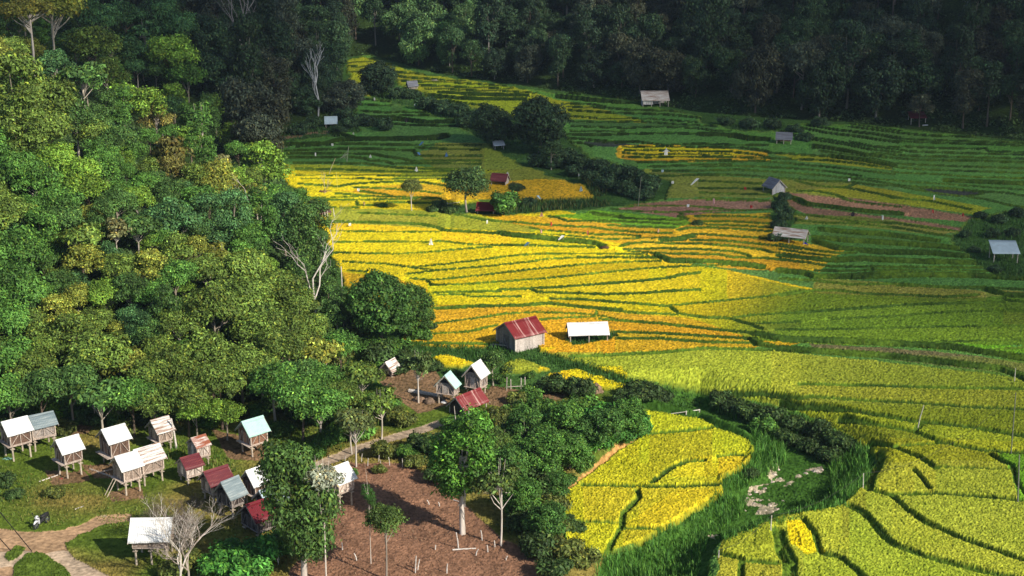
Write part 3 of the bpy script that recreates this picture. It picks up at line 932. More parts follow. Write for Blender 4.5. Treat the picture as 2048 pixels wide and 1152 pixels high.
def crown_mesh(name, seed, clumps=34, leaves=95, shape='dome', leaf=0.05, hz=0.8, crad=(0.24, 0.4), hue=0.0):
    rng = np.random.default_rng(seed)
    cs = []
    for i in range(clumps):
        for _ in range(30):
            v = rng.normal(size=3); v /= np.linalg.norm(v)
            if shape == 'dome':
                v[2] = abs(v[2]) - 0.18; r = rng.uniform(0.55, 0.86)
                c = v * r * np.array([1, 1, hz])
            elif shape == 'ball':
                v[2] = v[2] * 0.9 + 0.12; r = rng.uniform(0.6, 0.9)
                c = v / np.linalg.norm(v) * r * np.array([1, 1, hz])
            elif shape == 'tall':
                h = rng.uniform(-1.1, 1.15); w = (0.72 - 0.38 * abs(h - 0.1) ** 1.5)
                t = rng.uniform(0, 6.283); r = rng.uniform(0.5, 1.0) * max(w, 0.15)
                c = np.array([r * math.cos(t), r * math.sin(t), h * hz * 1.25])
            elif shape == 'flat':
                t = rng.uniform(0, 6.283); r = math.sqrt(rng.uniform(0.02, 1)) * 0.85
                c = np.array([r * math.cos(t), r * math.sin(t), 0.42 * (1 - r * r) + rng.normal(0, 0.05)])
            elif shape == 'layer':
                t = rng.uniform(0, 6.283); k = rng.integers(0, 4); w = (0.95, 0.85, 0.65, 0.38)[k]
                r = rng.uniform(0.35, 1.0) * w
                c = np.array([r * math.cos(t), r * math.sin(t), (-0.45 + 0.42 * k) * hz + rng.normal(0, 0.06)])
            else:   # shrub
                v[2] = abs(v[2]); c = v * rng.uniform(0.25, 0.8) * np.array([1, 1, hz])
            if all(np.linalg.norm(c - d) > 0.17 for d in cs): break
        cs.append(c)
    VV, FF, CC = [], [], []; nv = 0
    lop = rng.normal(0, 0.2, 3)
    for c in cs:
        r = rng.uniform(*crad); ct = rng.uniform(0.6, 1.35)
        n = int(2.2 * leaves * (r / 0.32) ** 2)
        d = rng.normal(size=(n, 3)); d[:, 2] = d[:, 2] * 0.8 + 0.35
        d /= np.linalg.norm(d, axis=1, keepdims=True)
        rr = r * (0.55 + 0.5 * rng.random((n, 1)) ** 0.6)
        stray = rng.random((n, 1)) < 0.2
        rr = np.where(stray, r * rng.uniform(0.95, 1.5, (n, 1)), rr)
        P = c + lop * c[2] + d * rr * np.array([1, 1, 0.72])
        nr = d * 0.9 + rng.normal(0, 0.45, (n, 3)) + np.array([0, 0, 0.35])
        sz = leaf * rng.uniform(0.6, 1.25, n)
        tone = np.ones((n, 3)) * ct * np.exp(rng.normal(0, 0.38, (n, 1)))
        warm = rng.random((n, 1)) < 0.16
        tone = tone * np.where(warm, np.array([1.5, 1.15, 0.8]), np.array([1.0, 1.0, 1.0]))
        V, F, C = leaf_quads(P, nr, sz, tone, rng)
        VV.append(V); FF.append(F + nv); CC.append(C); nv += len(V)
    return np_mesh(name, np.concatenate(VV), np.concatenate(FF), LEAF, False, np.concatenate(CC)), cs

def trunk_mesh(name, seed, h, r0=0.055, limbs=None, lean=0.08, limb_r=0.4, thin=1.0):
    """h: height of the crown centre; limbs: clump centres (relative to the crown centre) to reach"""
    rng = random.Random(seed); m = MB()
    bx, by = rng.uniform(-lean, lean), rng.uniform(-lean, lean)
    f = lambda t: Vector((bx * math.sin(t * 2.6), by * math.sin(t * 2.2), -0.3 + (h + 0.3) * t))
    pts = [f(t / 6) for t in range(7)]
    m.tube(pts, [r0 * (1.25 - 0.75 * t / 6) if t else r0 * 1.6 for t in range(7)], 7, (1, 1, 1))
    for c in (limbs or []):
        t = rng.uniform(0.55, 0.97)
        s = f(t); e = Vector((c[0], c[1], h + c[2]))
        mid = s.lerp(e, 0.5) + Vector((rng.uniform(-.07, .07), rng.uniform(-.07, .07), -0.05))
        r = r0 * limb_r * thin
        m.tube([s, mid, e], [r, r * 0.7, r * 0.25], 5, (1, 1, 1), False)
    return m.mesh(name, BARK, True)

PROTO = {}
def proto(key, shape, seed, h, clumps=34, leaves=95, leaf=0.047, hz=0.8, crad=(0.19, 0.4), r0=0.05, nlimb=9, limb_r=0.42):
    cm, cs = crown_mesh('crown_' + key, seed, clumps, leaves, shape, leaf, hz, crad)
    k = list(range(len(cs))); random.Random(seed).shuffle(k)
    tm = trunk_mesh('trunk_' + key, seed, h, r0, [cs[i] for i in k[:nlimb]], limb_r=limb_r)
    PROTO[key] = (cm, tm, h)

for s in range(3): proto(f'dome{s}', 'dome', 20 + s, 1.75, 36, 100)
for s in range(2): proto(f'tall{s}', 'tall', 30 + s, 2.0, 40, 85, crad=(0.22, 0.36), hz=0.9)
for s in range(3): proto(f'ball{s}', 'ball', 90 + s, 1.15, 52, 95, hz=(0.95, 1.15, 1.05)[s], crad=(0.22, 0.36))
for s in range(2): proto(f'layer{s}', 'layer', 40 + s, 1.8, 34, 70, crad=(0.2, 0.34), hz=0.9, nlimb=14)
for s in range(2): proto(f'flat{s}', 'flat', 50 + s, 2.5, 26, 80, crad=(0.2, 0.32), nlimb=14, limb_r=0.6)
for s in range(3): proto(f'shrub{s}', 'shrub', 60 + s, 0.35, 22, 95, leaf=0.085, hz=0.8, crad=(0.26, 0.42), r0=0.04, nlimb=8)
proto('airy0', 'layer', 70, 2.0, 26, 34, leaf=0.085, crad=(0.2, 0.34), nlimb=20, limb_r=0.45, r0=0.045)
proto('airy1', 'dome', 71, 1.9, 26, 30, leaf=0.085, crad=(0.24, 0.4), nlimb=20, limb_r=0.45, r0=0.045)

def plant(name, key, at, R, color, label, cat, group=None, bark=(0.16, 0.12, 0.09), rz=None, sx=1.0, sz=1.0):
    cm, tm, h = PROTO[key]
    o = empty(name, at, random.uniform(0, 6.283) if rz is None else rz)
    o.scale = (R * sx, R * sx, R * sz)
    tag(o, label, cat, group)
    c = link('crown', cm, o, color); c.location = (0, 0, h)
    link('trunk', tm, o, bark)
    return o

ORD = ('first second third fourth fifth sixth seventh eighth ninth tenth eleventh twelfth thirteenth fourteenth fifteenth sixteenth '
       'seventeenth eighteenth nineteenth twentieth').split()
def ordw(i):
    if i < 20: return ORD[i]
    t = ('twenty', 'thirty', 'forty', 'fifty')[(i + 1) // 10 - 2]; u = (i + 1) % 10
    return (t[:-1] + 'ieth') if u == 0 else t + '-' + ORD[u - 1]

LC = {'d': (0.06, 0.115, 0.03), 'g': (0.08, 0.185, 0.03), 'o': (0.14, 0.19, 0.032), 'y': (0.26, 0.26, 0.04), 'l': (0.17, 0.285, 0.03),
      't': (0.055, 0.13, 0.055), 'r': (0.20, 0.14, 0.04), 'p': (0.24, 0.20, 0.10)}
LW = {'d': 'dark green', 'g': 'mid green', 'o': 'olive green', 'y': 'yellowish', 'l': 'bright lime green', 't': 'bluish green', 'r': 'rusty tinged', 'p': 'pale tan'}
SW = {'dome': 'domed', 'tall': 'tall crowned', 'layer': 'layered', 'flat': 'flat topped', 'ball': 'full crowned', 'shrub': 'bushy', 'airy': 'sparse airy'}

# crowns of the sunlit slope, traced one by one: x, y, half width, colour, shape
LIT = """45 15 26 y layer;35 45 26 y layer;105 42 52 y flat;190 95 45 o dome;150 85 34 d dome;222 78 32 t airy;15 55 28 d tall;25 98 28 o dome;62 98 24 y layer;
30 132 28 y dome;110 132 32 t layer;165 148 40 d airy;130 168 22 l dome;215 142 36 o layer;265 102 30 t dome;272 133 22 t dome;345 112 46 l dome;372 152 34 g dome;
310 145 22 d dome;40 192 64 o tall;100 205 50 o dome;245 192 40 l layer;290 202 42 l layer;345 188 30 l layer;50 252 48 o tall;92 262 44 o dome;8 245 25 d dome;
150 240 40 d layer;192 262 36 o dome;235 226 30 g tall;230 284 35 d dome;262 302 26 g dome;310 228 32 r layer;334 300 42 r airy;10 290 24 g dome;20 342 46 g dome;
70 362 42 g dome;110 322 40 l dome;150 342 40 l dome;172 372 36 l dome;45 312 26 d dome;207 342 32 g tall;250 320 20 l tall;286 366 26 g dome;275 402 30 l dome;
340 382 32 d dome;345 216 26 t dome;400 232 36 g airy;430 214 28 l layer;466 262 28 l layer;476 302 22 g dome;405 302 30 g tall;440 320 18 p airy;380 272 34 l layer;
345 332 36 r layer;386 352 36 o layer;430 362 40 y dome;472 352 32 l layer;512 388 32 y airy;545 392 38 g dome;588 396 30 g dome;20 432 44 o dome;60 422 36 g dome;
90 472 36 g tall;40 502 48 g dome;25 572 48 g dome;130 432 38 d dome;160 472 38 o airy;165 512 38 y layer;180 432 30 y layer;232 452 30 p airy;272 442 36 d airy;
312 472 26 g dome;350 442 44 t dome;420 432 40 t tall;470 442 40 t tall;520 442 40 g tall;570 432 38 t tall;602 472 40 d tall;632 452 34 d tall;240 532 32 o dome;
300 522 40 y layer;350 502 36 o layer;390 492 36 y layer;440 502 32 y airy;350 552 36 g dome;420 542 40 o dome;490 542 46 o dome;550 562 50 o dome;590 602 42 o dome;
480 592 56 o dome;430 622 50 o dome;520 652 50 o dome;572 652 44 o dome;210 592 32 l dome;155 592 30 y dome;110 612 36 y layer;70 652 36 o layer;140 652 44 o layer;
100 692 36 o dome;260 582 36 d dome;270 632 30 t dome;250 652 26 y dome;200 702 56 o dome;252 722 40 y airy;330 622 36 d tall;18 642 42 g dome;20 712 46 g dome;
60 742 40 o dome;320 692 32 o dome;390 702 32 o layer;420 712 48 o layer;350 732 44 o dome;300 742 44 o dome;480 722 46 o dome;440 772 46 o dome;520 732 40 o dome;
550 762 48 g dome;600 742 40 d dome;645 705 36 y airy;682 692 36 g dome;650 752 36 g dome;20 792 42 g dome;80 782 44 d dome;140 772 44 d dome;200 782 48 d airy;
260 792 44 g dome;310 802 40 o dome;370 792 44 o dome;30 818 30 g shrub;100 818 32 l shrub;165 822 34 d shrub;390 822 32 l dome;450 822 32 l dome;640 502 26 d tall;
655 562 26 d tall;672 622 30 d tall;640 802 46 g dome;600 792 48 g dome;682 792 40 o dome;722 742 36 o airy;702 832 36 o airy;760 802 36 o airy;560 702 44 o dome;
620 660 34 o dome;300 580 34 g dome;190 640 30 o dome;120 560 32 d dome;70 590 36 g dome;360 650 40 o dome;300 660 34 d dome;230 400 36 d dome;120 400 38 g dome;
310 330 30 o dome;450 400 40 y layer;400 395 40 g dome;500 480 34 g dome;380 450 34 d dome;5 190 30 d dome;290 60 34 t airy;250 30 34 t dome;320 25 36 t dome;
360 60 34 t dome;200 40 34 t dome;155 20 34 t dome;-30 700 50 o dome;-30 600 50 g dome;-30 500 50 g dome;-30 400 46 o dome;-30 300 46 g dome;-30 200 46 o dome;-30 100 46 y dome;-30 790 46 g dome"""

def px_radius(px_half, dist):
    return px_half * dist / F2

def tiers(items, px, py, step, ybase):
    """rows of trees from the foot of the slope upwards, each row numbered from its left end"""
    t = np.floor((ybase - np.array(py)) / step).astype(int)
    out = [None] * len(items)
    for k in np.unique(t):
        idx = [i for i in np.where(t == k)[0]]
        idx.sort(key=lambda i: px[i])
        for n, i in enumerate(idx): out[i] = (k, n)
    return out

def lit_forest():
    rows = [r.split() for r in LIT.replace('\n', '').split(';')]
    rg = random.Random(77)
    inside = [(-20, 30), (240, 60), (330, 110), (400, 160), (450, 260), (560, 400), (640, 520), (680, 640), (640, 760), (520, 810), (-20, 820)]
    for _ in range(4000):
        if len(rows) >= 268: break
        x, y = rg.uniform(-20, 690), rg.uniform(30, 820)
        if not in_poly(np.array([x]), np.array([y]), inside)[0]: continue
        if any(len(r) > 5 and math.hypot(float(r[0]) - x, float(r[1]) - y) < 36 for r in rows): continue
        rows.append([str(x), str(y), str(rg.uniform(19, 29)), rg.choice('ggdtol'), rg.choice(['dome', 'ball', 'tall', 'layer']), 'infill'])
    pts = [(float(r[0]), float(r[1])) for r in rows]
    half = np.array([float(r[2]) for r in rows])
    rng = random.Random(5)
    key = []
    for r in rows:
        n = sum(1 for k in PROTO if k.startswith(r[4])); key.append(f'{r[4]}{rng.randrange(n)}')
    R = half * 150 / F2; hc = np.array([PROTO[k][2] for k in key])
    for _ in range(3):
        W = hit(pts, R * np.minimum(hc, 2.0))
        dist = np.sqrt(W[:, 0] ** 2 + W[:, 1] ** 2 + (CAMZ - W[:, 2]) ** 2)
        R = half * dist / F2 * 1.12
    tr = tiers(rows, [p[0] for p in pts], [p[1] for p in pts], 62, 850)
    for i, r in enumerate(rows):
        h = hc[i] * R[i]; want = min(hc[i], 2.0) * R[i]
        k, n = tr[i]
        lab = f"{LW[r[3]]} {SW[r[4]]} tree, {ordw(n)} from left in {ordw(max(k, 0))} tier above the huts"
        c = (np.array(LC[r[3]]) * 0.66 + np.array((0.072, 0.178, 0.034)) * 0.34) * rng.uniform(0.8, 1.2)
        bark = rng.choice([(0.16, 0.12, 0.09), (0.3, 0.26, 0.21), (0.42, 0.38, 0.33)])
        if r[4] in ('airy', 'flat'): bark = (0.5, 0.45, 0.38)
        plant('forest_tree', key[i], (W[i, 0], W[i, 1], W[i, 2] - (h - want) - 0.2), R[i], tuple(c), lab, 'tree', 'trees of the sunlit slope', bark, sz=rng.uniform(0.92, 1.1))
    return W, R

def shade_forest():
    """the woods beyond the paddies and behind the sunlit spur, spaced over the hill itself"""
    rng = random.Random(12)
    cand = []
    tries = 0
    lit_poly = [(-80, -60), (160, -60), (260, 20), (300, 60), (400, 110), (450, 200), (500, 260), (520, 330), (600, 400), (660, 480), (700, 600), (700, 700), (700, 860), (-80, 860)]
    xs = np.array([rng.uniform(-170, 230) for _ in range(9000)]); ys = np.array([rng.uniform(215, 460) for _ in range(9000)])
    hd = hill_d(xs, ys); z = terrain(xs, ys)
    R = np.array([rng.uniform(2.5, 4.4) for _ in range(9000)])
    px, py = project(xs, ys, z + 1.2 * R)
    ok = (hd > 1.6) & (px > 60) & (px < 2130) & (py > -45)
    ok &= ~in_poly(px, py, lit_poly)
    keep = []
    for i in np.where(ok)[0]:
        s = 0.86
        if all((xs[i] - xs[j]) ** 2 + (ys[i] - ys[j]) ** 2 > (s * 0.5 * (R[i] + R[j]) * 1.25) ** 2 for j in keep):
            keep.append(i)
        if len(keep) >= 296: break
    print('hill trees', len(keep))
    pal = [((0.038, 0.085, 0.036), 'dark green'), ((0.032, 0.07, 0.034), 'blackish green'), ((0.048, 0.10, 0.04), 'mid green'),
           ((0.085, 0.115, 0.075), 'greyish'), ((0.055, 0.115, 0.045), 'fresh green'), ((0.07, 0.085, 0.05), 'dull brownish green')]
    keys = ['ball0', 'ball1', 'ball2', 'ball0', 'ball1', 'ball2', 'dome1', 'tall0', 'tall1', 'layer0']
    X = [px[i] for i in keep]; Yp = [py[i] for i in keep]
    side = ['left' if x < 705 else 'right' for x in X]
    base = np.interp(X, [60, 540, 700, 735, 1000, 1400, 2048], [290, 250, 190, 90, 150, 205, 250])
    t = np.clip(np.floor((base - np.array(Yp)) / 38).astype(int), 0, 9)
    groups = {}
    for n, i in enumerate(keep): groups.setdefault((side[n], t[n]), []).append(n)
    lab = {}
    for (s, k), idx in groups.items():
        idx.sort(key=lambda n: X[n])
        for q, n in enumerate(idx):
            where = 'tier behind the small shed' if s == 'left' else 'tier behind the far paddies'
            lab[n] = f"{ordw(q)} from left in {ordw(k)} {where}"
    for n, i in enumerate(keep):
        c, w = rng.choice(pal)
        ky = rng.choice(keys)
        lit = X[n] < 960 and X[n] > 690  # leaves tinted lighter in the sunlit gap, darker elsewhere, standing in for light
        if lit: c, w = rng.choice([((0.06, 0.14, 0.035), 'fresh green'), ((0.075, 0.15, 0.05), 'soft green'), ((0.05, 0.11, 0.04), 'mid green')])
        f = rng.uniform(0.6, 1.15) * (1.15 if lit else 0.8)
        bark = rng.choice([(0.14, 0.11, 0.09), (0.26, 0.24, 0.22)])
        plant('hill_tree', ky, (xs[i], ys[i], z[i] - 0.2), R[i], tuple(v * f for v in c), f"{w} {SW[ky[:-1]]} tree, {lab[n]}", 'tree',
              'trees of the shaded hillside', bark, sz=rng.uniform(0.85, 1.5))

W_LIT, R_LIT = lit_forest()
shade_forest()

def leaf_floor():
    """low scrub that fills the forest floor and the foot of the slopes"""
    rng = np.random.default_rng(21)
    n = 420000
    uy = 1 / rng.uniform(1 / 470, 1 / 108, n); t = rng.uniform(-0.43, 0.43, n)
    x = t * uy; y = uy
    d = hill_d(x, y)
    m = (d > 0.8) & (d < 75)
    x, y = x[m], y[m]
    keep = fbm(x / 5.0, y / 5.0, 2) > 0.36
    x, y = x[keep][:110000], y[keep][:110000]
    z = terrain(x, y)
    k = fbm(x / 2.4, y / 2.4, 2)
    P = np.c_[x, y, z + 0.1 + 1.5 * np.clip(k - 0.3, 0, 1) * rng.random(len(x))]
    nr = rng.normal(0, 0.5, (len(x), 3)) + np.array([0, -0.3, 0.8])
    tone = np.array([(0.045, 0.085, 0.022)]) * rng.uniform(0.5, 1.5, (len(x), 1)) * (0.6 + 0.9 * k[:, None])
    V, F, C = leaf_quads(P, nr, rng.uniform(0.14, 0.34, len(x)), tone, rng)
    o = link('undergrowth', np_mesh('undergrowth', V, F, LEAF, False, C))
    tag(o, 'low dark scrub covering the forest floor', 'undergrowth', None, 'stuff')
leaf_floor()
# ------------------------------------------------------------------ buildings
R_WHITE = mat_roof('white_sheet_roof', (0.78, 0.78, 0.77), (0.42, 0.39, 0.37), 0.27)
R_OLDWHITE = mat_roof('weathered_white_roof', (0.74, 0.73, 0.70), (0.24, 0.13, 0.08), 0.46)
R_MINT = mat_roof('mint_roof', (0.42, 0.66, 0.58), (0.35, 0.42, 0.36), 0.15)
R_GREY = mat_roof('slate_grey_roof', (0.17, 0.22, 0.24), (0.32, 0.36, 0.36), 0.35)
R_MAROON = mat_roof('maroon_roof', (0.125, 0.020, 0.028), (0.24, 0.06, 0.05), 0.3)
R_RED = mat_roof('dark_red_roof', (0.155, 0.010, 0.018), (0.12, 0.02, 0.02), 0.3)
R_RUST = mat_roof('rusted_red_roof', (0.20, 0.022, 0.024), (0.50, 0.30, 0.27), 0.26, (2.2, 0.12, 0.12))
R_RUSTW = mat_roof('half_rusted_roof', (0.68, 0.64, 0.60), (0.27, 0.085, 0.045), 0.62, (0.5, 3, 3))
R_BLUE = mat_roof('pale_blue_roof', (0.45, 0.56, 0.62), (0.36, 0.42, 0.46), 0.2)
R_THATCH = mat_roof('old_grey_roof', (0.20, 0.21, 0.25), (0.10, 0.10, 0.12), 0.4)
W_BROWN, W_PALE, W_GREY, W_DARK, W_TAN = (0.15, 0.095, 0.07), (0.31, 0.24, 0.195), (0.31, 0.27, 0.245), (0.075, 0.06, 0.055), (0.55, 0.45, 0.38)
C_POST = (0.46, 0.39, 0.31)

def jc(c, a=0.22):
    f = random.uniform(1 - a, 1 + a); return tuple(v * f for v in c)

def planks(m, ax, u0, u1, fix, z0, ztop, t, c, step=0.17, out=1):
    """a wall of upright planks along an axis; ztop(u) gives the height of each plank"""
    n = max(2, int(round((u1 - u0) / step))); s = (u1 - u0) / n
    for i in range(n):
        a = u0 + i * s + 0.004; b = a + s - 0.008
        o = random.uniform(0, 0.018) * out
        zt = min(ztop(a), ztop(b)) + 0.0
        lo, hi = sorted((fix + o, fix + o - out * t))
        zz0 = z0 - random.uniform(0, 0.05)
        if ax == 'x': m.box((a, lo, zz0), (b, hi, zt), jc(c))
        else: m.box((lo, a, zz0), (hi, b, zt), jc(c))

def roof_panel(name, parent, p00, p10, p01, p11, mat, pitch=0.13, amp=0.022, thick=0.02):
    """corrugated sheet: p00-p10 is the ridge side, p01-p11 the eave; ribs run from ridge to eave"""
    p00, p10, p01, p11 = map(Vector, (p00, p10, p01, p11))
    L = (p10 - p00).length; n = max(8, int(L / pitch * 4)); k = 5
    nr = (p10 - p00).cross(p01 - p00).normalized()
    if nr.z < 0: nr = -nr
    V = []; F = []
    rng = random.Random(int(L * 977) + len(parent.children))
    sag = [rng.uniform(-0.02, 0.02) for _ in range(n + 1)]
    for lay in (0, 1):
        for j in range(k + 1):
            for i in range(n + 1):
                t = i / n; s = j / k
                p = p00.lerp(p10, t).lerp(p01.lerp(p11, t), s)
                w = amp * math.sin(2 * math.pi * L * t / pitch)
                q = p + nr * (w + 0.012 * math.sin(3 * s + 5 * t) - thick * lay)
                if j == k: q += (p01 - p00).normalized() * (0.05 * math.floor(3 * math.sin(12.9 * math.floor(t * L / 0.75) + L)) / 3)
                V.append(q)
    r = n + 1; o = (k + 1) * r
    for j in range(k):
        for i in range(n):
            a = j * r + i
            F.append((a, a + 1, a + r + 1, a + r)); F.append((o + a, o + a + r, o + a + r + 1, o + a + 1))
    for i in range(n):
        F.append((i, o + i, o + i + 1, i + 1)); b = k * r + i; F.append((b, b + 1, o + b + 1, o + b))
    for j in range(k):
        a = j * r; F.append((a, a + r, o + a + r, o + a)); b = j * r + n; F.append((b, o + b, o + b + r, b + r))
    me = bpy.data.meshes.new(name); me.from_pydata([tuple(v) for v in V], [], F); me.materials.append(mat)
    me.polygons.foreach_set('use_smooth', [True] * len(me.polygons)); me.update()
    return link(name, me, parent)

def base_from(px, py, az, dx, dy):
    """empty at the building's centre, so that its corner (dx, dy) stands at the photo point"""
    g = hit1(px, py)
    c, s = math.cos(az), math.sin(az)
    return (g[0] - (dx * c - dy * s), g[1] - (dx * s + dy * c), g[2])

def gable_roof(o, l, w, zw, rise, ov, oe, mat, cap=True, barge=C_POST, base=0.0):
    """ridge along local x; ov: overhang past the eaves, oe: past the gables"""
    zr = zw + rise; sl = rise / (w / 2); ze = zw - ov * sl + base
    x0, x1 = -l / 2 - oe, l / 2 + oe
    for s in (-1, 1):
        roof_panel('roof_panel', o, (x0, 0, zr + .05), (x1, 0, zr + .05), (x0, s * (w / 2 + ov), ze + .05), (x1, s * (w / 2 + ov), ze + .05), mat)
    if cap:
        m = MB()
        for s in (-1, 1):
            m.add([(x0 + .01, 0, zr + .10), (x1 - .01, 0, zr + .10), (x1 - .01, s * .16, zr + .10 - .16 * sl), (x0 + .01, s * .16, zr + .10 - .16 * sl),
                   (x0 + .01, 0, zr + .085), (x1 - .01, 0, zr + .085), (x1 - .01, s * .16, zr + .085 - .16 * sl), (x0 + .01, s * .16, zr + .085 - .16 * sl)],
                  [(0, 1, 2, 3), (7, 6, 5, 4), (0, 4, 5, 1), (3, 2, 6, 7), (0, 3, 7, 4), (1, 5, 6, 2)])
        m.build('ridge_cap', mat, o)
    for x in (x0 + 0.02, x1 - 0.02):
        for s in (-1, 1):
            m = MB(); m.bar((x, 0, zr - 0.03), (x, s * (w / 2 + ov), ze - 0.03), 0.05, 0.09, c=jc(barge)); m.build('rafter', TIMBER, o)

def granary(label, P, az, w, l, wh, ph, rise, roof, wall=W_BROWN, ov=0.32, oe=0.38, porch=0.35, door=True, brace=True, dark_gable=True,
            group='granaries on stilts in the village', name='granary', corner=-1, ladder=False, postc=C_POST, sidebrace=W_TAN):
    az = math.radians(az); w *= .88; l *= .88; wh *= .96; ov *= .9; oe *= .85; rise *= .95
    loc = base_from(P[0], P[1], az, corner * l / 2, -w / 2)
    o = empty(name, loc, az)
    tag(o, label, 'granary', group)
    # posts with a rat guard board
    nx = 2 if l < 2.2 else 3
    for i in range(nx):
        for s in (-1, 1):
            x = -l / 2 + 0.1 + (l - 0.2) * i / (nx - 1); y = s * (w / 2 - 0.1)
            m = MB(); m.tube([(x + random.uniform(-.03, .03), y, -0.5), (x, y, ph)], [0.085, 0.075], 8, jc(postc))
            q = m.build('post', TIMBER, o)
            m = MB(); m.box((x - .17, y - .17, ph - .16), (x + .17, y + .17, ph - .12), jc(postc)); m.build('rat_guard', TIMBER, q)
    m = MB()
    for s in (-1, 1): m.bar((-l / 2 - porch, s * (w / 2 - 0.1), ph + 0.06), (l / 2 + .12, s * (w / 2 - 0.1), ph + 0.06), 0.1, 0.12, c=jc(wall))
    n = int((l + porch + .1) / 0.16)
    for i in range(n):
        x = -l / 2 - porch + i * 0.16
        m.box((x, -w / 2 - .14, ph + .122), (x + .15, w / 2 + .14, ph + .165), jc(sidebrace))
    m.build('floor', TIMBER, o)
    z0 = ph + 0.17; zw = z0 + wh; sl = rise / (w / 2)
    gt = lambda u: zw + rise - abs(u) * sl - 0.03
    gl = lambda u: zw + min(0.12, rise - abs(u) * sl - .03)  # front gable stops short; its dark opening stands in for overhang shadow
    for s in (-1, 1):
        m = MB(); planks(m, 'y', -w / 2, w / 2, s * l / 2, z0, gl if dark_gable and s < 0 else gt, 0.03, wall, out=s); m.build('gable_wall', TIMBER, o)
        m = MB(); planks(m, 'x', -l / 2 + .03, l / 2 - .03, s * w / 2, z0, lambda u: zw - .02, 0.03, wall, out=s); m.build('side_wall', TIMBER, o)
    for sx in (-1, 1):
        for sy in (-1, 1):
            m = MB(); x = sx * (l / 2 + .035); y = sy * (w / 2 + .03)
            m.box((x - .045, y - .045, z0), (x + .045, y + .045, zw), jc(sidebrace)); m.build('corner_post', TIMBER, o)
    if brace:
        y = -w / 2 - 0.06
        for a, b in (((-l / 2, z0 + .06), (0, zw - .1)), ((0, zw - .1), (l / 2, z0 + .06)), ((0, z0 + .05), (0, zw - .05)), ((-l / 2, z0 + .05), (l / 2, z0 + .05))):
            m = MB(); m.bar((a[0], y, a[1]), (b[0], y, b[1]), 0.04, 0.075, (0, 1, 0), jc(sidebrace)); m.build('brace', TIMBER, o)
        x = -l / 2 - 0.06
        for s in (-1, 1):
            m = MB(); m.bar((x, s * w * 0.46, z0 + .06), (x, s * w * 0.24, zw - .12), 0.04, 0.07, (1, 0, 0), jc(sidebrace)); m.build('brace', TIMBER, o)
    if door:
        m = MB(); x = -l / 2
        m.box((x - .055, -w * .13, z0 + .05), (x - .03, w * .13, z0 + min(1.0, wh * .85)), jc(tuple(v * 1.7 for v in wall)))
        d = m.build('door', TIMBER, o)
        for s in (-1, 1):
            m = MB(); m.box((x - .075, s * w * .16 - .035, z0), (x - .02, s * w * .16 + .035, z0 + min(1.08, wh * .92)), jc(sidebrace)); m.build('frame', TIMBER, d)
    gable_roof(o, l, w, zw, rise, ov, oe, roof)
    if ladder:
        for q in range(2):
            m = MB(); m.tube([(-l / 2 - porch - .95, -.1 + q * .4, 0), (-l / 2 - porch - .02, -.1 + q * .4, ph + .25)], .035, 6, jc(postc)); m.build('ladder_rail', TIMBER, o)
    return o

G = granary
G('white roofed granary at the left end of the village, green rubbish below', (26, 925), 40, 2.2, 1.9, 1.25, 1.3, 0.75, R_WHITE)
G('granary with slate grey roof tucked behind the leftmost white roofed one', (70, 906), 35, 2.1, 2.1, 1.15, 1.1, 0.7, R_GREY, W_GREY, porch=.1)
G('white roofed granary alone on the grass slope, red cloth beneath its stilts', (134, 960), 42, 1.9, 1.6, 1.2, 1.25, 0.75, R_WHITE, porch=.4)
G('largest white roofed granary with brown plank front and wide porch floor', (226, 938), 42, 2.15, 1.75, 1.5, 0.9, 0.8, R_WHITE, W_BROWN, porch=.5)
G('granary with rust streaked white roof, rearmost under the trees', (321, 905), 42, 1.9, 1.3, 1.1, 0.8, 0.75, R_OLDWHITE, W_PALE)
G('stained white roofed granary close behind the one with a ladder', (289, 974), 42, 2.0, 2.0, 1.1, 1.0, 0.8, R_OLDWHITE, W_PALE)
G('white roofed granary on pale stilts with a ladder, front of two', (252, 993), 42, 1.9, 1.55, 1.25, 1.1, 0.75, R_WHITE, W_PALE, ladder=True)
G('small pale plank granary with half rusted white roof', (397, 937), 42, 1.6, 1.25, 1.05, 0.8, 0.55, R_RUSTW, (0.55, 0.47, 0.42), ov=.22, oe=.2, porch=.1)
G('small pale plank granary with plain maroon roof', (376, 972), 40, 1.65, 1.5, 0.9, 0.6, 0.6, R_MAROON, (0.50, 0.43, 0.38), ov=.25, oe=.25, porch=.1, brace=True)
G('mint green roofed granary with brown walls on bare earth', (504, 916), 42, 2.0, 1.75, 1.2, 0.95, 0.85, R_MINT, (0.24, 0.13, 0.085), dark_gable=True)
G('maroon roofed granary half hidden behind the bare grey bush', (428, 1012), 42, 1.8, 1.8, 1.0, 0.8, 0.8, R_MAROON, W_PALE, porch=.1)
G('dark granary with striped grey corrugated roof', (466, 1042), 50, 1.9, 1.3, 1.0, 1.0, 0.95, R_GREY, W_DARK, porch=.1, sidebrace=W_GREY)
G('white roofed granary on thin stilts beside the dense dark tree', (513, 1018), 45, 1.7, 1.8, 1.15, 0.95, 0.85, R_WHITE, W_BROWN)
G('low dark walled granary with deep red roof near the village front', (517, 1077), 42, 2.4, 1.9, 1.1, 0.35, 0.9, R_RED, W_DARK, porch=.1, sidebrace=W_GREY)
G('pale blue roofed granary mostly hidden by the dense dark tree', (540, 1050), 42, 1.9, 1.8, 1.0, 0.7, 0.8, R_BLUE, W_DARK, porch=.1)
G('white roofed granary on tall stilts at the edge of the ploughed field', (680, 1022), 48, 1.9, 1.6, 1.1, 1.3, 0.85, R_WHITE, W_TAN)
G('broad white roofed granary behind the bare white branched tree, roof facing front', (270, 1132), 2, 2.4, 2.7, 0.8, 1.3, 1.0, R_WHITE, W_PALE, porch=.05, corner=-1, ov=.4)
gg = 'small barns beside the terraces'
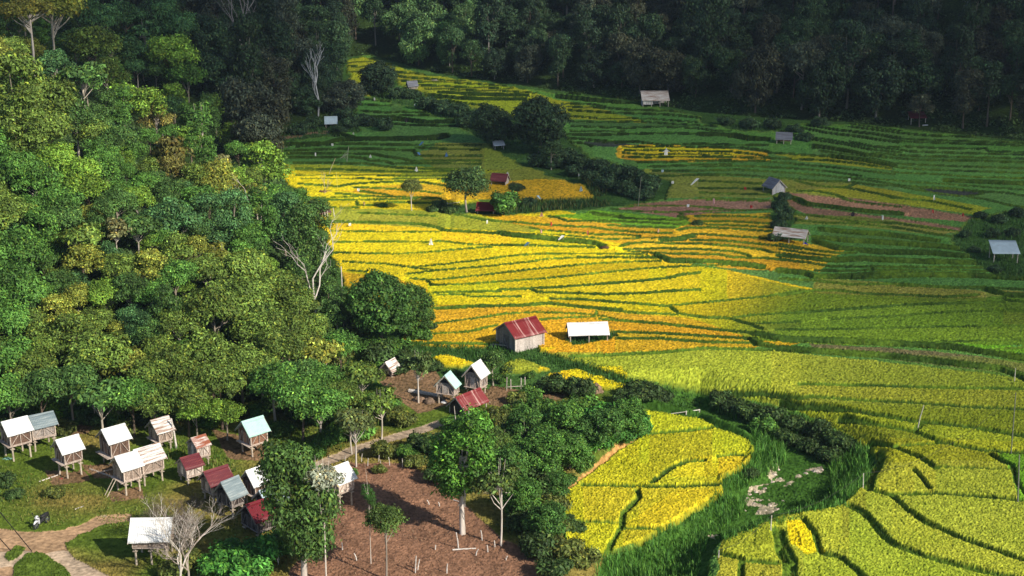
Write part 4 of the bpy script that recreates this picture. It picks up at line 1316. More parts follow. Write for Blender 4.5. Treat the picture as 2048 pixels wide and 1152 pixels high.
G('mint roofed granary with its plank gable facing out, by the terraces', (908, 812), 70, 1.9, 1.2, 0.95, 0.95, 0.95, R_MINT, W_GREY, porch=.15, group=gg, ov=.3, oe=.25)
G('tall white roofed granary next to the mint roofed one', (960, 796), 64, 1.7, 1.5, 1.4, 0.8, 0.95, R_WHITE, W_GREY, porch=.2, group=gg, dark_gable=True)
G('little white roofed hut half buried in bushes at the forest foot', (784, 756), 60, 1.3, 1.2, 0.6, 0.2, 0.65, R_OLDWHITE, W_GREY, porch=.05, group=gg, brace=False)

# ---- the red roofed barn
def barn():
    w, l, wh, rise, az = 3.3, 3.5, 1.85, 1.05, math.radians(35)
    o = empty('barn', base_from(1031, 707, az, -l / 2, -w / 2), az)
    tag(o, 'weathered grey plank barn with streaked rusty red roof among the golden paddies', 'barn')
    sl = rise / (w / 2); gt = lambda u: wh + rise - abs(u) * sl - .03
    for s in (-1, 1):
        m = MB(); planks(m, 'y', -w / 2, w / 2, s * l / 2, -.3, gt, .04, W_GREY, .2, s); m.build('gable_wall', TIMBER, o)
        m = MB(); planks(m, 'x', -l / 2 + .04, l / 2 - .04, s * w / 2, -.2, lambda u: wh - .02, .04, (0.52, 0.46, 0.42), .2, s); m.build('side_wall', TIMBER, o)
    for sx in (-1, 1):
        for sy in (-1, 1):
            m = MB(); x, y = sx * (l / 2 + .05), sy * (w / 2 + .045); m.box((x - .07, y - .07, -.5), (x + .07, y + .07, wh), jc((0.6, 0.54, 0.48))); m.build('corner_post', TIMBER, o)
    m = MB(); m.box((-l / 2 - .07, -.45, 0), (-l / 2 - .03, .45, 1.55), jc((0.22, 0.19, 0.17))); d = m.build('door', TIMBER, o)
    m = MB(); m.bar((-l / 2 - .09, -.4, .3), (-l / 2 - .09, .4, 1.3), .03, .09, (1, 0, 0), W_GREY); m.build('brace', TIMBER, d)
    gable_roof(o, l, w, wh, rise, .38, .3, R_RUST)
    g = hit1(1000, 697); b = empty('bench', (g[0], g[1], g[2]), math.radians(-20))
    tag(b, 'rough plank bench along the shaded gable of the red roofed barn', 'bench')
    m = MB(); m.bar((-.8, 0, .4), (.9, 0, .4), .25, .05, c=C_POST); m.build('seat', TIMBER, b)
    for x in (-.6, .7):
        m = MB(); m.tube([(x, 0, -.2), (x, 0, .38)], .045, 6, C_POST); m.build('leg', TIMBER, b)
barn()

def shed(name, label, P, az, l, w, hf, hb, mat, corner=-1, gable=False, rise=0.8, posts=3, walls=(), wall=W_GREY, ov=.25, oe=.25, extra=None, cat='shed', group='field sheds among the paddies'):
    """open field shed: hf front eave, hb back eave for a single slope; or a gable over open posts"""
    az = math.radians(az)
    o = empty(name, base_from(P[0], P[1], az, corner * l / 2, -w / 2), az)
    tag(o, label, cat, group)
    for i in range(posts):
        for s, hh in ((-1, hf), (1, hb)):
            x = -l / 2 + l * i / (posts - 1)
            m = MB(); m.tube([(x, s * w / 2, -.5), (x + random.uniform(-.04, .04), s * w / 2, hh)], [.075, .065], 7, jc((0.5, 0.44, 0.38))); m.build('post', TIMBER, o)
    if gable: gable_roof(o, l, w, hf, rise, ov, oe, mat, barge=(0.5, 0.46, 0.4))
    else:
        s = (hb - hf) / w
        roof_panel('roof_panel', o, (-l / 2 - oe, w / 2 + ov, hb + ov * s + .08), (l / 2 + oe, w / 2 + ov, hb + ov * s + .08), (-l / 2 - oe, -w / 2 - ov, hf - ov * s + .08), (l / 2 + oe, -w / 2 - ov, hf - ov * s + .08), mat)
        for i in range(posts):
            x = -l / 2 + l * i / (posts - 1); m = MB(); m.bar((x, -w / 2 - ov, hf - ov * s), (x, w / 2 + ov, hb + ov * s), .06, .08, c=jc(C_POST)); m.build('rafter', TIMBER, o)
    for kind in walls:
        m = MB()
        if kind == 'back': planks(m, 'x', -l / 2, l / 2, w / 2, 0, lambda u: hb - .05, .03, wall, out=1)
        if kind == 'left': planks(m, 'y', -w / 2, w / 2, -l / 2, 0, lambda u: (hf if not gable else hf + rise - abs(u) * rise / (w / 2)) - .06, .03, wall, out=-1)
        if kind == 'right': planks(m, 'y', -w / 2, w / 2, l / 2, 0, lambda u: (hf if not gable else hf + rise - abs(u) * rise / (w / 2)) - .06, .03, wall, out=1)
        if kind == 'front': planks(m, 'x', -l / 2, l / 2, -w / 2, 0, lambda u: hf - .05, .03, wall, out=-1)
        if kind == 'fronthalf': planks(m, 'x', -l / 2, -l * .12, -w / 2, .5, lambda u: hf - .05, .03, wall, out=-1)
        m.build('plank_wall', TIMBER, o)
    return o

shed('field_shed', 'open white roofed shed beside the red roofed barn', (1141, 688), 6, 3.9, 2.3, 1.05, 1.05, R_WHITE, gable=True, rise=.85, posts=3, walls=('left',), wall=W_DARK)
shed('field_shed', 'low shed with red and white striped roof above the green knoll', (930, 836), 49, 2.9, 1.9, 0.9, 0.9, R_RUST, gable=True, rise=.9, posts=2, walls=('left',), wall=W_DARK)
shed('field_shed', 'white roofed shed with blue doorway below the dark back forest', (652, 257), 8, 1.9, 2.2, 1.0, 1.0, R_BLUE, gable=True, rise=.95, posts=2, walls=('back', 'left'), wall=W_DARK)
shed('field_shed', 'long white roofed shed at the edge of the far dark forest', (1286, 214), 2, 5.0, 2.6, 1.3, 2.6, R_OLDWHITE, posts=4, walls=('back', 'left', 'fronthalf'), wall=(0.6, 0.58, 0.55))
shed('field_hut', 'grey double roofed hut on posts among the far green terraces', (1553, 291), -12, 2.4, 2.2, 1.2, 1.2, R_THATCH, gable=True, rise=.9, posts=3, walls=('back', 'left'), wall=W_BROWN)
shed('field_hut', 'small grey gabled hut with pale plank front above the brown plots', (1569, 388), 118, 2.2, 2.3, 1.2, 1.2, R_THATCH, gable=True, rise=1.05, posts=2, walls=('left', 'front'), wall=(0.5, 0.5, 0.52), corner=-1)
shed('field_shed', 'open white roofed shed sheltering a blue tarpaulin below the brown plots', (1607, 494), -24, 4.0, 2.3, 1.25, 1.25, R_OLDWHITE, gable=True, rise=.75, posts=3, corner=1)
shed('field_shed', 'pale blue roofed shed beside the dark scrub on the right', (2034, 527), -4, 2.9, 2.2, 1.3, 2.2, R_BLUE, posts=2, corner=1)
shed('field_hut', 'small maroon roofed hut behind the leafy tree in mid valley', (983, 372), -18, 2.2, 1.7, 1.0, 1.0, R_MAROON, gable=True, rise=.8, posts=2, walls=('right', 'back'), wall=(0.55, 0.52, 0.5))
shed('field_shed', 'dark red roofed shed with white gable poles below the leafy tree', (955, 429), -8, 2.3, 1.8, 0.75, 0.75, R_RED, gable=True, rise=.8, posts=2, walls=('back',), wall=W_DARK)
shed('field_shed', 'dark red roofed shed at the foot of the right hand forest', (1822, 249), 0, 2.6, 2.0, 1.2, 1.9, R_MAROON, posts=2)
shed('field_shed', 'tiny tilted white lean-to beside the pair of dark valley trees', (990, 300), 14, 1.5, 1.2, 0.8, 1.3, R_WHITE, posts=2)
shed('field_hut', 'rust brown lean-to half hidden at the forest edge beside bare poles', (636, 437), 25, 1.8, 1.6, 0.7, 1.1, mat_roof('brown_rust_roof', (0.17, 0.075, 0.055), (0.3, 0.2, 0.17), 0.3), posts=2, walls=('back',), wall=W_BROWN)
shed('field_hut', 'tiny grey hut beside the dark bush high up the valley', (818, 182), 20, 1.8, 1.6, 1.1, 1.1, R_THATCH, gable=True, rise=.8, posts=2, walls=('left', 'front', 'back'), wall=W_GREY)
# ------------------------------------------------------------------ single trees, shrubs, dead wood
def solo(name, label, key, px, py, half, color, bark=(0.3, 0.25, 0.2), cat='tree', base=None, group=None, sx=1.0, sz=1.0):
    """crown centre at (px, py) with the given half width; the trunk stands where base says, or straight below"""
    cm, tm, h = PROTO[key]
    R = half * 150 / F2
    for _ in range(4):
        g = hit1(px, py, h * R * sz)
        R = half * math.dist(g, CAM) / F2
    return plant(name, key, (g[0], g[1], g[2] - .1), R, color, label, cat, group, bark, sx=sx, sz=sz)

def solo_base(name, label, key, base, half, height_px, color, bark, cat='tree', group=None, cz=1.0):
    """trunk foot at base, crown half width and crown height above the foot in photo pixels"""
    cm, tm, h = PROTO[key]
    g = hit1(*base); D = math.dist(g, CAM)
    R = half * D / F2; hh = height_px * D / F2 / math.cos(PITCH + .05)
    o = empty(name, g, random.uniform(0, 6.28)); tag(o, label, cat, group)
    c = link('crown', cm, o, color); c.scale = (R, R, R * cz); c.location = (0, 0, hh)
    t = link('trunk', tm, o, bark); t.scale = (R, R, hh / h)
    return o

WHITE = (0.62, 0.56, 0.50)
proto('pole0', 'tall', 80, 3.2, 26, 90, leaf=0.09, crad=(0.25, 0.4), r0=0.10, nlimb=8)
proto('big0', 'dome', 81, 1.6, 60, 120, leaf=0.06, crad=(0.2, 0.34), r0=0.09, nlimb=16)
proto('big1', 'tall', 82, 1.7, 75, 130, leaf=0.04, crad=(0.2, 0.32), r0=0.075, nlimb=16)
proto('big2', 'ball', 83, 1.0, 85, 130, leaf=0.042, crad=(0.18, 0.3), r0=0.06, nlimb=16)

solo_base('broadleaf_tree', 'large bright green tree with thick white trunk at the edge of the ploughed field', 'big1', (926, 1068), 74, 158, (0.075, 0.19, 0.025), WHITE)
GROVE = [(992, 884, 42), (1058, 860, 46), (1122, 842, 44), (1196, 852, 46), (1252, 838, 38), (1012, 930, 44), (1080, 912, 46), (1140, 896, 40), (1042, 992, 42), (1092, 1040, 42), (1110, 975, 32)]
for i, (x, y, hw) in enumerate(sorted(GROVE)):
    solo('grove_tree', f'rounded leafy tree in the knoll grove beside the lower paddy, {ordw(i)} from the left', f'ball{i % 3}', x, y, hw, random.choice([(0.06, 0.145, 0.028), (0.07, 0.17, 0.028), (0.085, 0.15, 0.03)]), (0.3, 0.26, 0.22), group='trees of the knoll grove')
solo_base('dense_tree', 'dense dark tree rising in front of the white roofed granary by the village', 'big1', (606, 1160), 80, 152, (0.06, 0.12, 0.026), (0.5, 0.45, 0.4), cz=1.25)
solo_base('slender_tree', 'very tall slim white trunked tree with silvery blossom crown', 'airy1', (652, 1165), 36, 208, (0.30, 0.33, 0.24), WHITE)
solo_base('clipped_tree', 'slim pole tree with small round dark crown in the ploughed field', 'tall0', (742, 1128), 15, 138, (0.045, 0.12, 0.022), WHITE)
solo_base('young_tree', 'young bushy tree with crooked thin trunk in front of the ploughed field', 'dome1', (772, 1160), 40, 118, (0.07, 0.12, 0.025), (0.3, 0.26, 0.22))
solo_base('slim_tree', 'slim white forked tree beside the large bright green tree', 'airy0', (1001, 1092), 44, 132, (0.08, 0.13, 0.03), WHITE)
solo_base('sapling', 'thin pale sapling beside the trail at the head of the ploughed field', 'airy1', (712, 934), 36, 92, (0.12, 0.16, 0.05), WHITE)
solo_base('sapling', 'thin tall pale stemmed tree in the yard of the mint roofed granary', 'airy0', (837, 806), 38, 78, (0.09, 0.14, 0.04), WHITE)
solo_base('small_tree', 'small leafy tree behind the tall white roofed granary', 'layer0', (987, 772), 38, 42, (0.06, 0.12, 0.025), (0.4, 0.36, 0.3))
solo_base('forest_edge_tree', 'big rounded tree at the forest edge beside the golden paddies, left of two', 'big2', (765, 690), 66, 78, (0.055, 0.13, 0.024), (0.2, 0.16, 0.13))
solo_base('forest_edge_tree', 'big rounded tree at the forest edge beside the golden paddies, right of two', 'big2', (826, 672), 46, 56, (0.06, 0.13, 0.024), (0.2, 0.16, 0.13))
solo_base('dark_tree', 'larger of the two dark trees standing in mid valley', 'big2', (1078, 306), 58, 56, (0.032, 0.065, 0.028), (0.2, 0.18, 0.16))
solo_base('dark_tree', 'smaller of the two dark trees standing in mid valley', 'big2', (988, 292), 42, 40, (0.035, 0.07, 0.03), (0.2, 0.18, 0.16))
solo_base('leafy_tree', 'leafy tree beside the maroon roofed hut in mid valley', 'dome2', (935, 425), 45, 52, (0.05, 0.10, 0.03), (0.35, 0.3, 0.25))
solo_base('round_bush', 'bright round bush beside the dark red roofed shed', 'shrub1', (1008, 432), 32, 20, (0.06, 0.15, 0.025), (0.2, 0.16, 0.12), 'bush')
solo_base('small_tree', 'small dark round tree right of the leafy tree', 'dome0', (1034, 402), 17, 24, (0.035, 0.07, 0.025), (0.2, 0.16, 0.12))
solo_base('small_tree', 'small lone olive tree with pale stem on the paddy edge', 'dome1', (824, 425), 22, 48, (0.11, 0.14, 0.035), WHITE)
solo_base('small_tree', 'wispy tree growing at the gully edge on the shaded terraces', 'layer1', (1103, 340), 24, 38, (0.05, 0.10, 0.035), (0.4, 0.36, 0.3))
solo_base('dark_bush', 'large dark bush in the upper valley paddies', 'big2', (755, 190), 38, 30, (0.03, 0.06, 0.028), (0.2, 0.16, 0.12), 'bush')
solo_base('lime_tree', 'light lime airy tree leaning over the paddies at the forest edge', 'layer0', (528, 392), 56, 62, (0.13, 0.24, 0.03), WHITE)
solo_base('tall_tree', 'tall white trunked flat crowned tree at the top of the sunlit slope', 'flat0', (70, 158), 52, 112, (0.20, 0.20, 0.035), WHITE)

# shrubs, traced: x, y (middle), half width, tone
SHR = {'knoll': """905 850 24 g;945 850 24 g;990 842 36 o;1035 835 36 g;1080 822 34 g;1125 838 36 g;1165 825 34 g;1205 845 40 e;1250 842 40 e;1278 858 26 e;960 868 34 g;
1010 880 36 g;1060 878 34 g;1105 870 32 g;1150 875 34 o;1195 882 34 e;1235 872 30 e;880 900 40 d;1000 925 36 g;1045 920 34 g;1090 915 34 g;1135 905 30 g;1165 930 24 g;
1040 960 34 g;1085 955 34 d;1120 960 28 g;1060 1000 36 d;1100 1010 34 o;1050 1045 38 d;1095 1050 36 o;1140 1055 28 d;1080 1095 38 d;1130 1100 36 o;1170 1120 30 o;1110 1140 36 d;
1035 800 20 o;1060 790 26 g;1110 775 32 d;1160 782 28 d;880 950 34 d;1285 785 36 d;1255 800 26 d;1320 795 24 d""",
'gully': """790 190 16 k;822 190 20 k;850 212 20 k;880 218 20 k;915 226 22 k;945 238 24 k;975 250 22 k;930 248 18 k;985 268 20 k;1100 302 22 k;1130 318 24 k;1160 330 26 k;
1195 342 28 k;1230 352 28 k;1265 360 28 k;1295 374 26 k;1215 372 24 k;1250 382 24 k;1285 392 22 k;1180 358 20 k;1150 345 20 k;1110 330 18 k;1075 325 20 k;720 240 18 k;740 248 20 k;770 255 18 k;
700 250 18 k;690 235 20 k;600 262 18 k;625 250 16 k;680 262 14 k;1010 412 18 k;1060 408 14 k;900 422 16 d;880 412 16 d;865 420 12 d;765 412 10 g""",
'right': """1560 412 16 k;1568 432 18 k;1558 452 16 k;1552 478 16 k;1570 395 14 k;1960 432 12 k;2000 440 15 k;2035 428 16 k;1985 470 13 k;2025 468 14 k;1950 500 12 k;1990 540 12 k;1930 470 12 k;
1545 250 18 k;1500 250 18 k;1450 245 16 k;1610 278 16 k;1590 262 16 k;1640 248 16 k;1395 448 12 d""",
'stream': """1500 830 30 d;1470 815 26 d;1545 835 28 d;1590 850 30 d;1640 870 30 d;1680 890 28 d;1620 895 26 d;1575 880 24 d;1660 915 26 d;1440 800 24 d;1500 948 16 d;1530 860 26 g""",
'village': """10 965 20 d;110 985 20 o;30 990 18 d;470 1120 46 e;520 1110 40 e;560 1090 34 g;440 1140 40 e;500 1150 40 e;390 1120 28 o;350 1140 30 o;640 830 36 g;600 820 36 d;760 815 36 g;800 840 30 o;720 865 32 g;770 905 26 o;
830 925 24 o;690 860 30 g;560 860 26 g;580 905 22 g;660 880 28 g;60 870 20 d;130 858 22 o;250 862 22 o;420 845 24 g;590 940 18 g;630 905 24 g;840 890 28 d;815 910 22 g;700 945 16 g;760 940 14 o"""}
SHR['edge'] = """735 690 30 g;792 742 20 d;768 738 18 g;760 712 32 d;795 705 30 g;840 672 24 g;855 655 18 d;720 665 26 o;700 640 24 d;870 735 18 d;815 718 24 d;680 715 28 o;905 745 14 g;1005 760 14 g;1060 752 12 g"""
SHR['foot'] = """20 850 24 d;60 838 22 g;150 842 24 d;190 838 26 d;230 836 24 g;275 838 24 d;315 832 22 g;350 832 24 d;400 838 24 g;440 826 26 g;480 828 24 d;520 822 26 g;555 812 28 d"""
SC_ = {'g': (0.065, 0.15, 0.024), 'o': (0.11, 0.14, 0.03), 'e': (0.06, 0.19, 0.03), 'd': (0.045, 0.085, 0.022), 'k': (0.042, 0.085, 0.034)}
SN = {'g': 'mid green', 'o': 'olive', 'e': 'vivid green', 'd': 'dark green', 'k': 'blackish green'}
WHERE = {'edge': 'under the forest edge trees', 'foot': 'at the slope foot behind the huts', 'knoll': 'on the knoll beside the lower paddy', 'gully': 'along the gully between the shaded terraces',
         'right': 'on the waste strips of the right hand terraces', 'stream': 'on the stream bank', 'village': 'around the village huts and trail'}
for grp, s in SHR.items():
    rows = [r.split() for r in s.replace('\n', '').split(';')]
    rows = [(float(a), float(b), float(c), d) for a, b, c, d in rows]
    order = sorted(range(len(rows)), key=lambda i: rows[i][0])
    for n, i in enumerate(order):
        x, y, hw, t = rows[i]
        f = random.uniform(0.85, 1.2)
        solo('shrub', f"{SN[t]} shrub {WHERE[grp]}, {ordw(n)} from the left", f'shrub{random.randrange(3)}', x, y, hw * 1.05, tuple(v * f for v in SC_[t]),
             (0.16, 0.12, 0.09), 'shrub', 'shrubs ' + WHERE[grp], sz=random.uniform(0.9, 1.25))

def bare_mesh(name, seed, h, spread, depth=4, r0=0.12, up=0.75, nb=3, start=0.35):
    rng = random.Random(seed); m = MB()
    def grow(p, d, L, r, k):
        d = d.normalized(); mid = p + d * L * .5 + Vector((rng.uniform(-1, 1), rng.uniform(-1, 1), 0)) * L * .09; e = p + d * L + Vector((rng.uniform(-1, 1), rng.uniform(-1, 1), 0)) * L * .07
        m.tube([p, mid, e], [r, r * .86, r * .66], 6 if k > 1 else 4, (1, 1, 1), k == 0)
        if k == 0: return
        for i in range(nb if k < depth else nb + 1):
            a = rng.uniform(0, 6.283); nd_ = d * up + Vector((math.cos(a), math.sin(a), rng.uniform(-.1, .5))) * spread
            s = e if i < nb - 1 else mid
            grow(s, nd_, L * rng.uniform(.55, .82), r * rng.uniform(.5, .66), k - 1)
    grow(Vector((0, 0, -.3)), Vector((rng.uniform(-.1, .1), 0, 1)), h * start, r0, depth)
    return m.mesh(name, BARK, True)

def bare(name, label, seed, base, hpx, color, spread=.6, depth=4, nb=3, start=.35, r=.02, cat='dead tree', group=None, up=.75):
    g = hit1(*base); D = math.dist(g, CAM); h = hpx * D / F2 / .96
    o = link(name, bare_mesh(name, seed, h, spread, depth, h * r, up, nb, start), None, color)
    o.location = g; tag(o, label, cat, group)
    return o
PALE = (0.62, 0.57, 0.52)
bare('dead_tree', 'tall leafless white tree with spread limbs at the edge of the golden paddies', 3, (632, 640), 205, PALE, .6, 5, 2, .42, .012)
bare('dead_tree', 'tall ghostly forked dead tree beside the blue roofed shed below the dark forest', 8, (636, 232), 140, (0.45, 0.47, 0.5), .35, 3, 3, .45, .013)
bare('dead_tree', 'short pale stump tree in the shaded clearing', 12, (563, 262), 42, (0.5, 0.5, 0.5), .3, 2, 2, .5, .02)
bare('dead_tree', 'bare wiry tree on the golden terraces below the shade', 14, (650, 390), 52, (0.5, 0.44, 0.32), .5, 3, 3, .4, .014)
bare('bare_tree', 'big spreading white branched tree in front of the broad white roof', 21, (378, 1165), 190, (0.40, 0.34, 0.30), .62, 6, 3, .32, .013, 'bare tree')
bare('bare_tree', 'twisted white stem leaning right beside the spreading bare tree', 24, (358, 1172), 215, PALE, .5, 5, 3, .34, .011, 'bare tree')
bare('bare_tree', 'grey brown twiggy bush tree behind the spreading bare tree', 27, (345, 1095), 165, (0.17, 0.13, 0.11), .8, 6, 4, .27, .009, 'bare tree')
bare('dead_tree', 'white branched dead shrub high on the sunlit slope', 31, (232, 476), 44, PALE, .7, 4, 3, .3, .02)
bare('dead_tree', 'white forked dead tree at the left edge of the sunlit slope', 33, (12, 130), 62, PALE, .6, 3, 3, .4, .022)
bare('dead_tree', 'tall grey dead trunk with many limbs in the shaded back forest', 35, (478, 120), 130, (0.33, 0.31, 0.31), .4, 4, 2, .5, .014)
bare('dead_tree', 'straight dark grey dead trunk in the shaded back forest', 37, (499, 165), 165, (0.26, 0.24, 0.24), .3, 3, 2, .6, .012)
bare('dead_tree', 'pale dead trunk standing in the far right forest', 39, (1940, 60), 60, (0.45, 0.47, 0.5), .5, 2, 2, .6, .02)
bare('dead_tree', 'thin white stem standing in the forest beside the rust brown lean-to', 41, (500, 470), 110, PALE, .35, 3, 2, .55, .011)

def pole(name, label, foot, top, r=.05, color=(0.6, 0.54, 0.48), cat='pole', group=None, lean=None):
    g = hit1(*foot); D = math.dist(g, CAM); h = (foot[1] - top[1]) * D / F2 / .95; dx = (top[0] - foot[0]) * D / F2
    m = MB(); m.tube([(0, 0, -.4), (dx * .5, .03, h * .5), (dx, 0, h)], [r, r * .95, r * .8], 7, color)
    o = m.build(name, TIMBER); o.location = g; tag(o, label, cat, group)
    return g, (g[0] + dx, g[1], g[2] + h)
pole('wooden_pole', 'tall straight pale pole at the forest edge left of the big rounded trees', (688, 666), (687, 536), .07)
pole('tree_stump', 'pale bare leaning trunk standing between the granaries and the forest', (354, 898), (347, 838), .09, (0.66, 0.6, 0.54), 'tree trunk')
pole('bamboo_pole', 'thin bamboo pole above the brown plot by the gully shrubs', (1276, 414), (1281, 356), .03, (0.35, 0.36, 0.3))
fp = [((1541, 1072), (1541, 1030), 'pale fence post on the bank below the stream bed'), ((1726, 987), (1724, 947), 'pale fence post beside the tall reeds'),
      ((1834, 858), (1843, 812), 'leaning pale fence post in the near right paddies'), ((1437, 1124), (1437, 1100), 'short fence post at the lowest paddy bank'),
      ((2029, 766), (2028, 738), 'pale post at the right end of the brown grass strip'), ((2022, 914), (2018, 792), 'tall thin grey post in the near right paddies'),
      ((2036, 1012), (2028, 914), 'dark thick post standing at the green plot corner')]
FP = [pole('fence_post', l, a, b, .045 if 'dark' not in l else .06, (0.62, 0.57, 0.5) if 'dark' not in l and 'grey' not in l else (0.2, 0.2, 0.17), 'post') for a, b, l in fp]
def wire(name, label, pts, r=.012, color=(0.06, 0.06, 0.05), cat='wire'):
    m = MB(); m.tube(pts, r, 5, color); o = m.build(name, TIMBER); tag(o, label, cat)
def sagging(a, b, s, n=8): return [tuple(Vector(a).lerp(Vector(b), t / n) - Vector((0, 0, s * 4 * (t / n) * (1 - t / n)))) for t in range(n + 1)]
wire('fence_wire', 'thin wire strung from the stream bank post to the post by the reeds', sagging(FP[0][1], FP[1][1], .7))
wire('fence_wire', 'thin wire strung from the post by the reeds to the tall grey post', sagging(FP[1][1], FP[5][1], 1.6, 12))
wire('fence_wire', 'thin wire strung from the short lowest post to the stream bank post', sagging(FP[3][1], FP[0][1], .5))
for k, (x, y, z, lb) in enumerate((((64, 1103), (-46, 968), 11, 'upper dark cable slanting down to the dirt path verge'), ((22, 1102), (-46, 1026), 7, 'lower dark cable slanting down beside the dirt path'))):
    g = hit1(*x); d = ray(*y)[0]; t = math.dist(g, CAM) * .93
    wire('guy_cable', lb, [tuple(g), tuple(Vector(g).lerp(Vector(CAM + d * t / np.linalg.norm(d)), .5)), tuple(CAM + d * t / np.linalg.norm(d))], .035, (0.03, 0.03, 0.03), 'cable')

# bamboo rail, yard fence, field fence stakes, stubs
def rail_fence(name, label, pts, h, rails, r=.035, color=(0.5, 0.44, 0.38)):
    P = hit(pts); o = empty(name, P[0]); tag(o, label, 'fence')
    L = [Vector(p) - Vector(P[0]) for p in P]
    for p in L:
        m = MB(); m.tube([(p.x, p.y, p.z - .3), (p.x + random.uniform(-.05, .05), p.y, p.z + h * random.uniform(.9, 1.2))], r * 1.3, 6, jc(color)); m.build('fence_post', TIMBER, o)
    for f in rails:
        for a, b in zip(L[:-1], L[1:]):
            m = MB(); m.tube([a + Vector((0, -.05, h * f)), b + Vector((0, -.05, h * f))], r, 6, jc(color)); m.build('rail', TIMBER, o)
rail_fence('rail_fence', 'grey pole fence behind the yard of the white roofed granary', [(1013, 782), (1022, 781), (1042, 780), (1050, 780)], 1.2, (.35,))
rail_fence('bamboo_rail', 'single pale bamboo rail slanting across the ditch above the lower paddy', [(1342, 834), (1372, 830), (1399, 826)], .35, (1.0,), .045, (0.66, 0.62, 0.55))
rail_fence('rail_fence', 'low rail of pale poles beside the leafy mid valley tree', [(872, 412), (895, 411), (918, 409)], .4, (.8,), .05, (0.6, 0.58, 0.5))
for i, (x, y, hh) in enumerate(((722, 925, 18), (735, 932, 16), (757, 926, 16), (780, 930, 16), (805, 935, 18), (820, 937, 18), (760, 932, 12), (690, 925, 14))):
    pole('fence_stake', f'pale stake at the head of the ploughed field, {ordw(sorted([722,735,757,780,805,820,760,690]).index(x))} from the left', (x, y), (x + random.uniform(-3, 3), y - hh), .035, PALE, 'stake', 'stakes at the head of the ploughed field')
st = [(640, 1098, 20), (685, 1100, 15), (715, 1122, 16), (830, 1145, 34), (834, 1140, 22), (893, 1147, 20), (965, 1080, 20), (990, 1095, 14), (918, 1098, 34), (950, 1110, 12), (560, 1122, 18), (557, 1130, 16), (976, 1104, 14), (675, 1020, 10), (860, 1010, 10), (880, 1012, 8), (1010, 1120, 8), (870, 1100, 10)]
sx = sorted(s[0] for s in st)
for x, y, hh in st:
    pole('dead_stub', f'pale dead stub standing in the ploughed field, {ordw(sx.index(x))} from the left', (x, y), (x + random.uniform(-7, 7), y - hh), .05, PALE, 'stub', 'stubs in the ploughed field')
for i, (x, y) in enumerate(((646, 436), (651, 437), (656, 437), (669, 436))):
    pole('bare_pole', f'bare pale pole beside the rust brown lean-to, {ordw(i)} from the left', (x, y), (x - 2, y - 24 + 4 * (i % 2)), .06, PALE, 'pole', 'bare poles beside the lean-to')
pole('slanting_pole', 'long pale slanting pole leaning over the golden terraces', (655, 352), (672, 318), .04, (0.55, 0.5, 0.35))
pole('upright_stick', 'thin yellow stick upright in the golden terraces', (675, 378), (674, 346), .03, (0.6, 0.55, 0.15))

# logs
def log(label, a, b, r, color=PALE, name='log'):
    A, B = hit1(*a), hit1(*b); m = MB(); B2 = Vector(B) - Vector(A)
    m.tube([(0, 0, r * .9), tuple(B2 * .5 + Vector((0, 0, r))), tuple(B2 + Vector((0, 0, r * .8)))], [r, r * .95, r * .85], 8, color)
    o = m.build(name, TIMBER); o.location = A; tag(o, label, 'log')
log('long pale squared log lying beside the mint roofed terrace granary', (818, 785), (884, 796), .2)
log('pale log lying across the foot of the large white trunk', (905, 1101), (952, 1098), .06)
log('plank lying below the white roofed granary on the grass slope', (78, 965), (120, 950), .06)
log('pole lying in the shaded grass by the village', (150, 1020), (172, 1012), .05)
log('first of the split logs piled below the largest granary', (180, 940), (232, 958), .09, (0.5, 0.42, 0.34))
log('second of the split logs piled below the largest granary', (196, 948), (225, 940), .08, (0.46, 0.36, 0.28))
log('fallen branch lying in the ploughed field', (905, 1000), (930, 1008), .04)
log('grey driftwood pole at the shaded clearing edge', (615, 247), (625, 252), .05)
log('pale plank lying before the dark red roofed far shed', (1845, 252), (1856, 251), .12, (0.7, 0.7, 0.7))

def heap(label, px, py, half, hgt, color, name='straw_heap', cat='heap'):
    g = hit1(px, py); R = half * math.dist(g, CAM) / F2
    rng = np.random.default_rng(int(px)); n, k = 20, 7; V = []; F = []
    for j in range(k + 1):
        t = j / k
        for i in range(n):
            a = 2 * math.pi * i / n; r = R * math.cos(t * 1.5) * (1 + rng.normal(0, .13))
            V.append((r * math.cos(a), r * .8 * math.sin(a), -.1 + hgt * math.sin(t * 1.57) * (1 + rng.normal(0, .12))))
    for j in range(k):
        for i in range(n): F.append((j * n + i, j * n + (i + 1) % n, (j + 1) * n + (i + 1) % n, (j + 1) * n + i))
    c = np.ones((len(V), 3)) * np.array(color) * rng.uniform(.6, 1.3, (len(V), 1))
    o = link(name, np_mesh(name, V, F, TIMBER, False, c)); o.location = g; tag(o, label, cat); return o
heap('brown rounded straw heap at the end of the ditch above the knoll', 1190, 784, 17, .9, (0.27, 0.18, 0.12))
heap('dark brown brush heap with a white rag amid the golden terraces', 1214, 498, 16, .5, (0.13, 0.075, 0.045), 'brush_heap')
heap('grey straw heap high up the valley paddies', 869, 164, 9, .6, (0.24, 0.22, 0.2))
heap('brown earth mound under the wiry bare tree', 650, 386, 20, .45, (0.25, 0.15, 0.07), 'earth_mound', 'mound')
heap('brown earth mound right of the wiry bare tree', 690, 381, 18, .3, (0.27, 0.16, 0.07), 'earth_mound', 'mound')
heap('purple grey straw pile in the lower paddy', 1427, 930, 16, .35, (0.2, 0.15, 0.15))
heap('brown log and brush pile in the terrace yard', 838, 802, 14, .5, (0.24, 0.16, 0.11), 'brush_pile', 'pile')
heap('tangled dark log pile under the mint roofed terrace granary', 858, 806, 12, .6, (0.2, 0.14, 0.1), 'log_pile', 'pile')
heap('pale rag heap beside the terrace granary stilts', 888, 806, 7, .35, (0.7, 0.7, 0.7), 'rag_heap', 'rags')
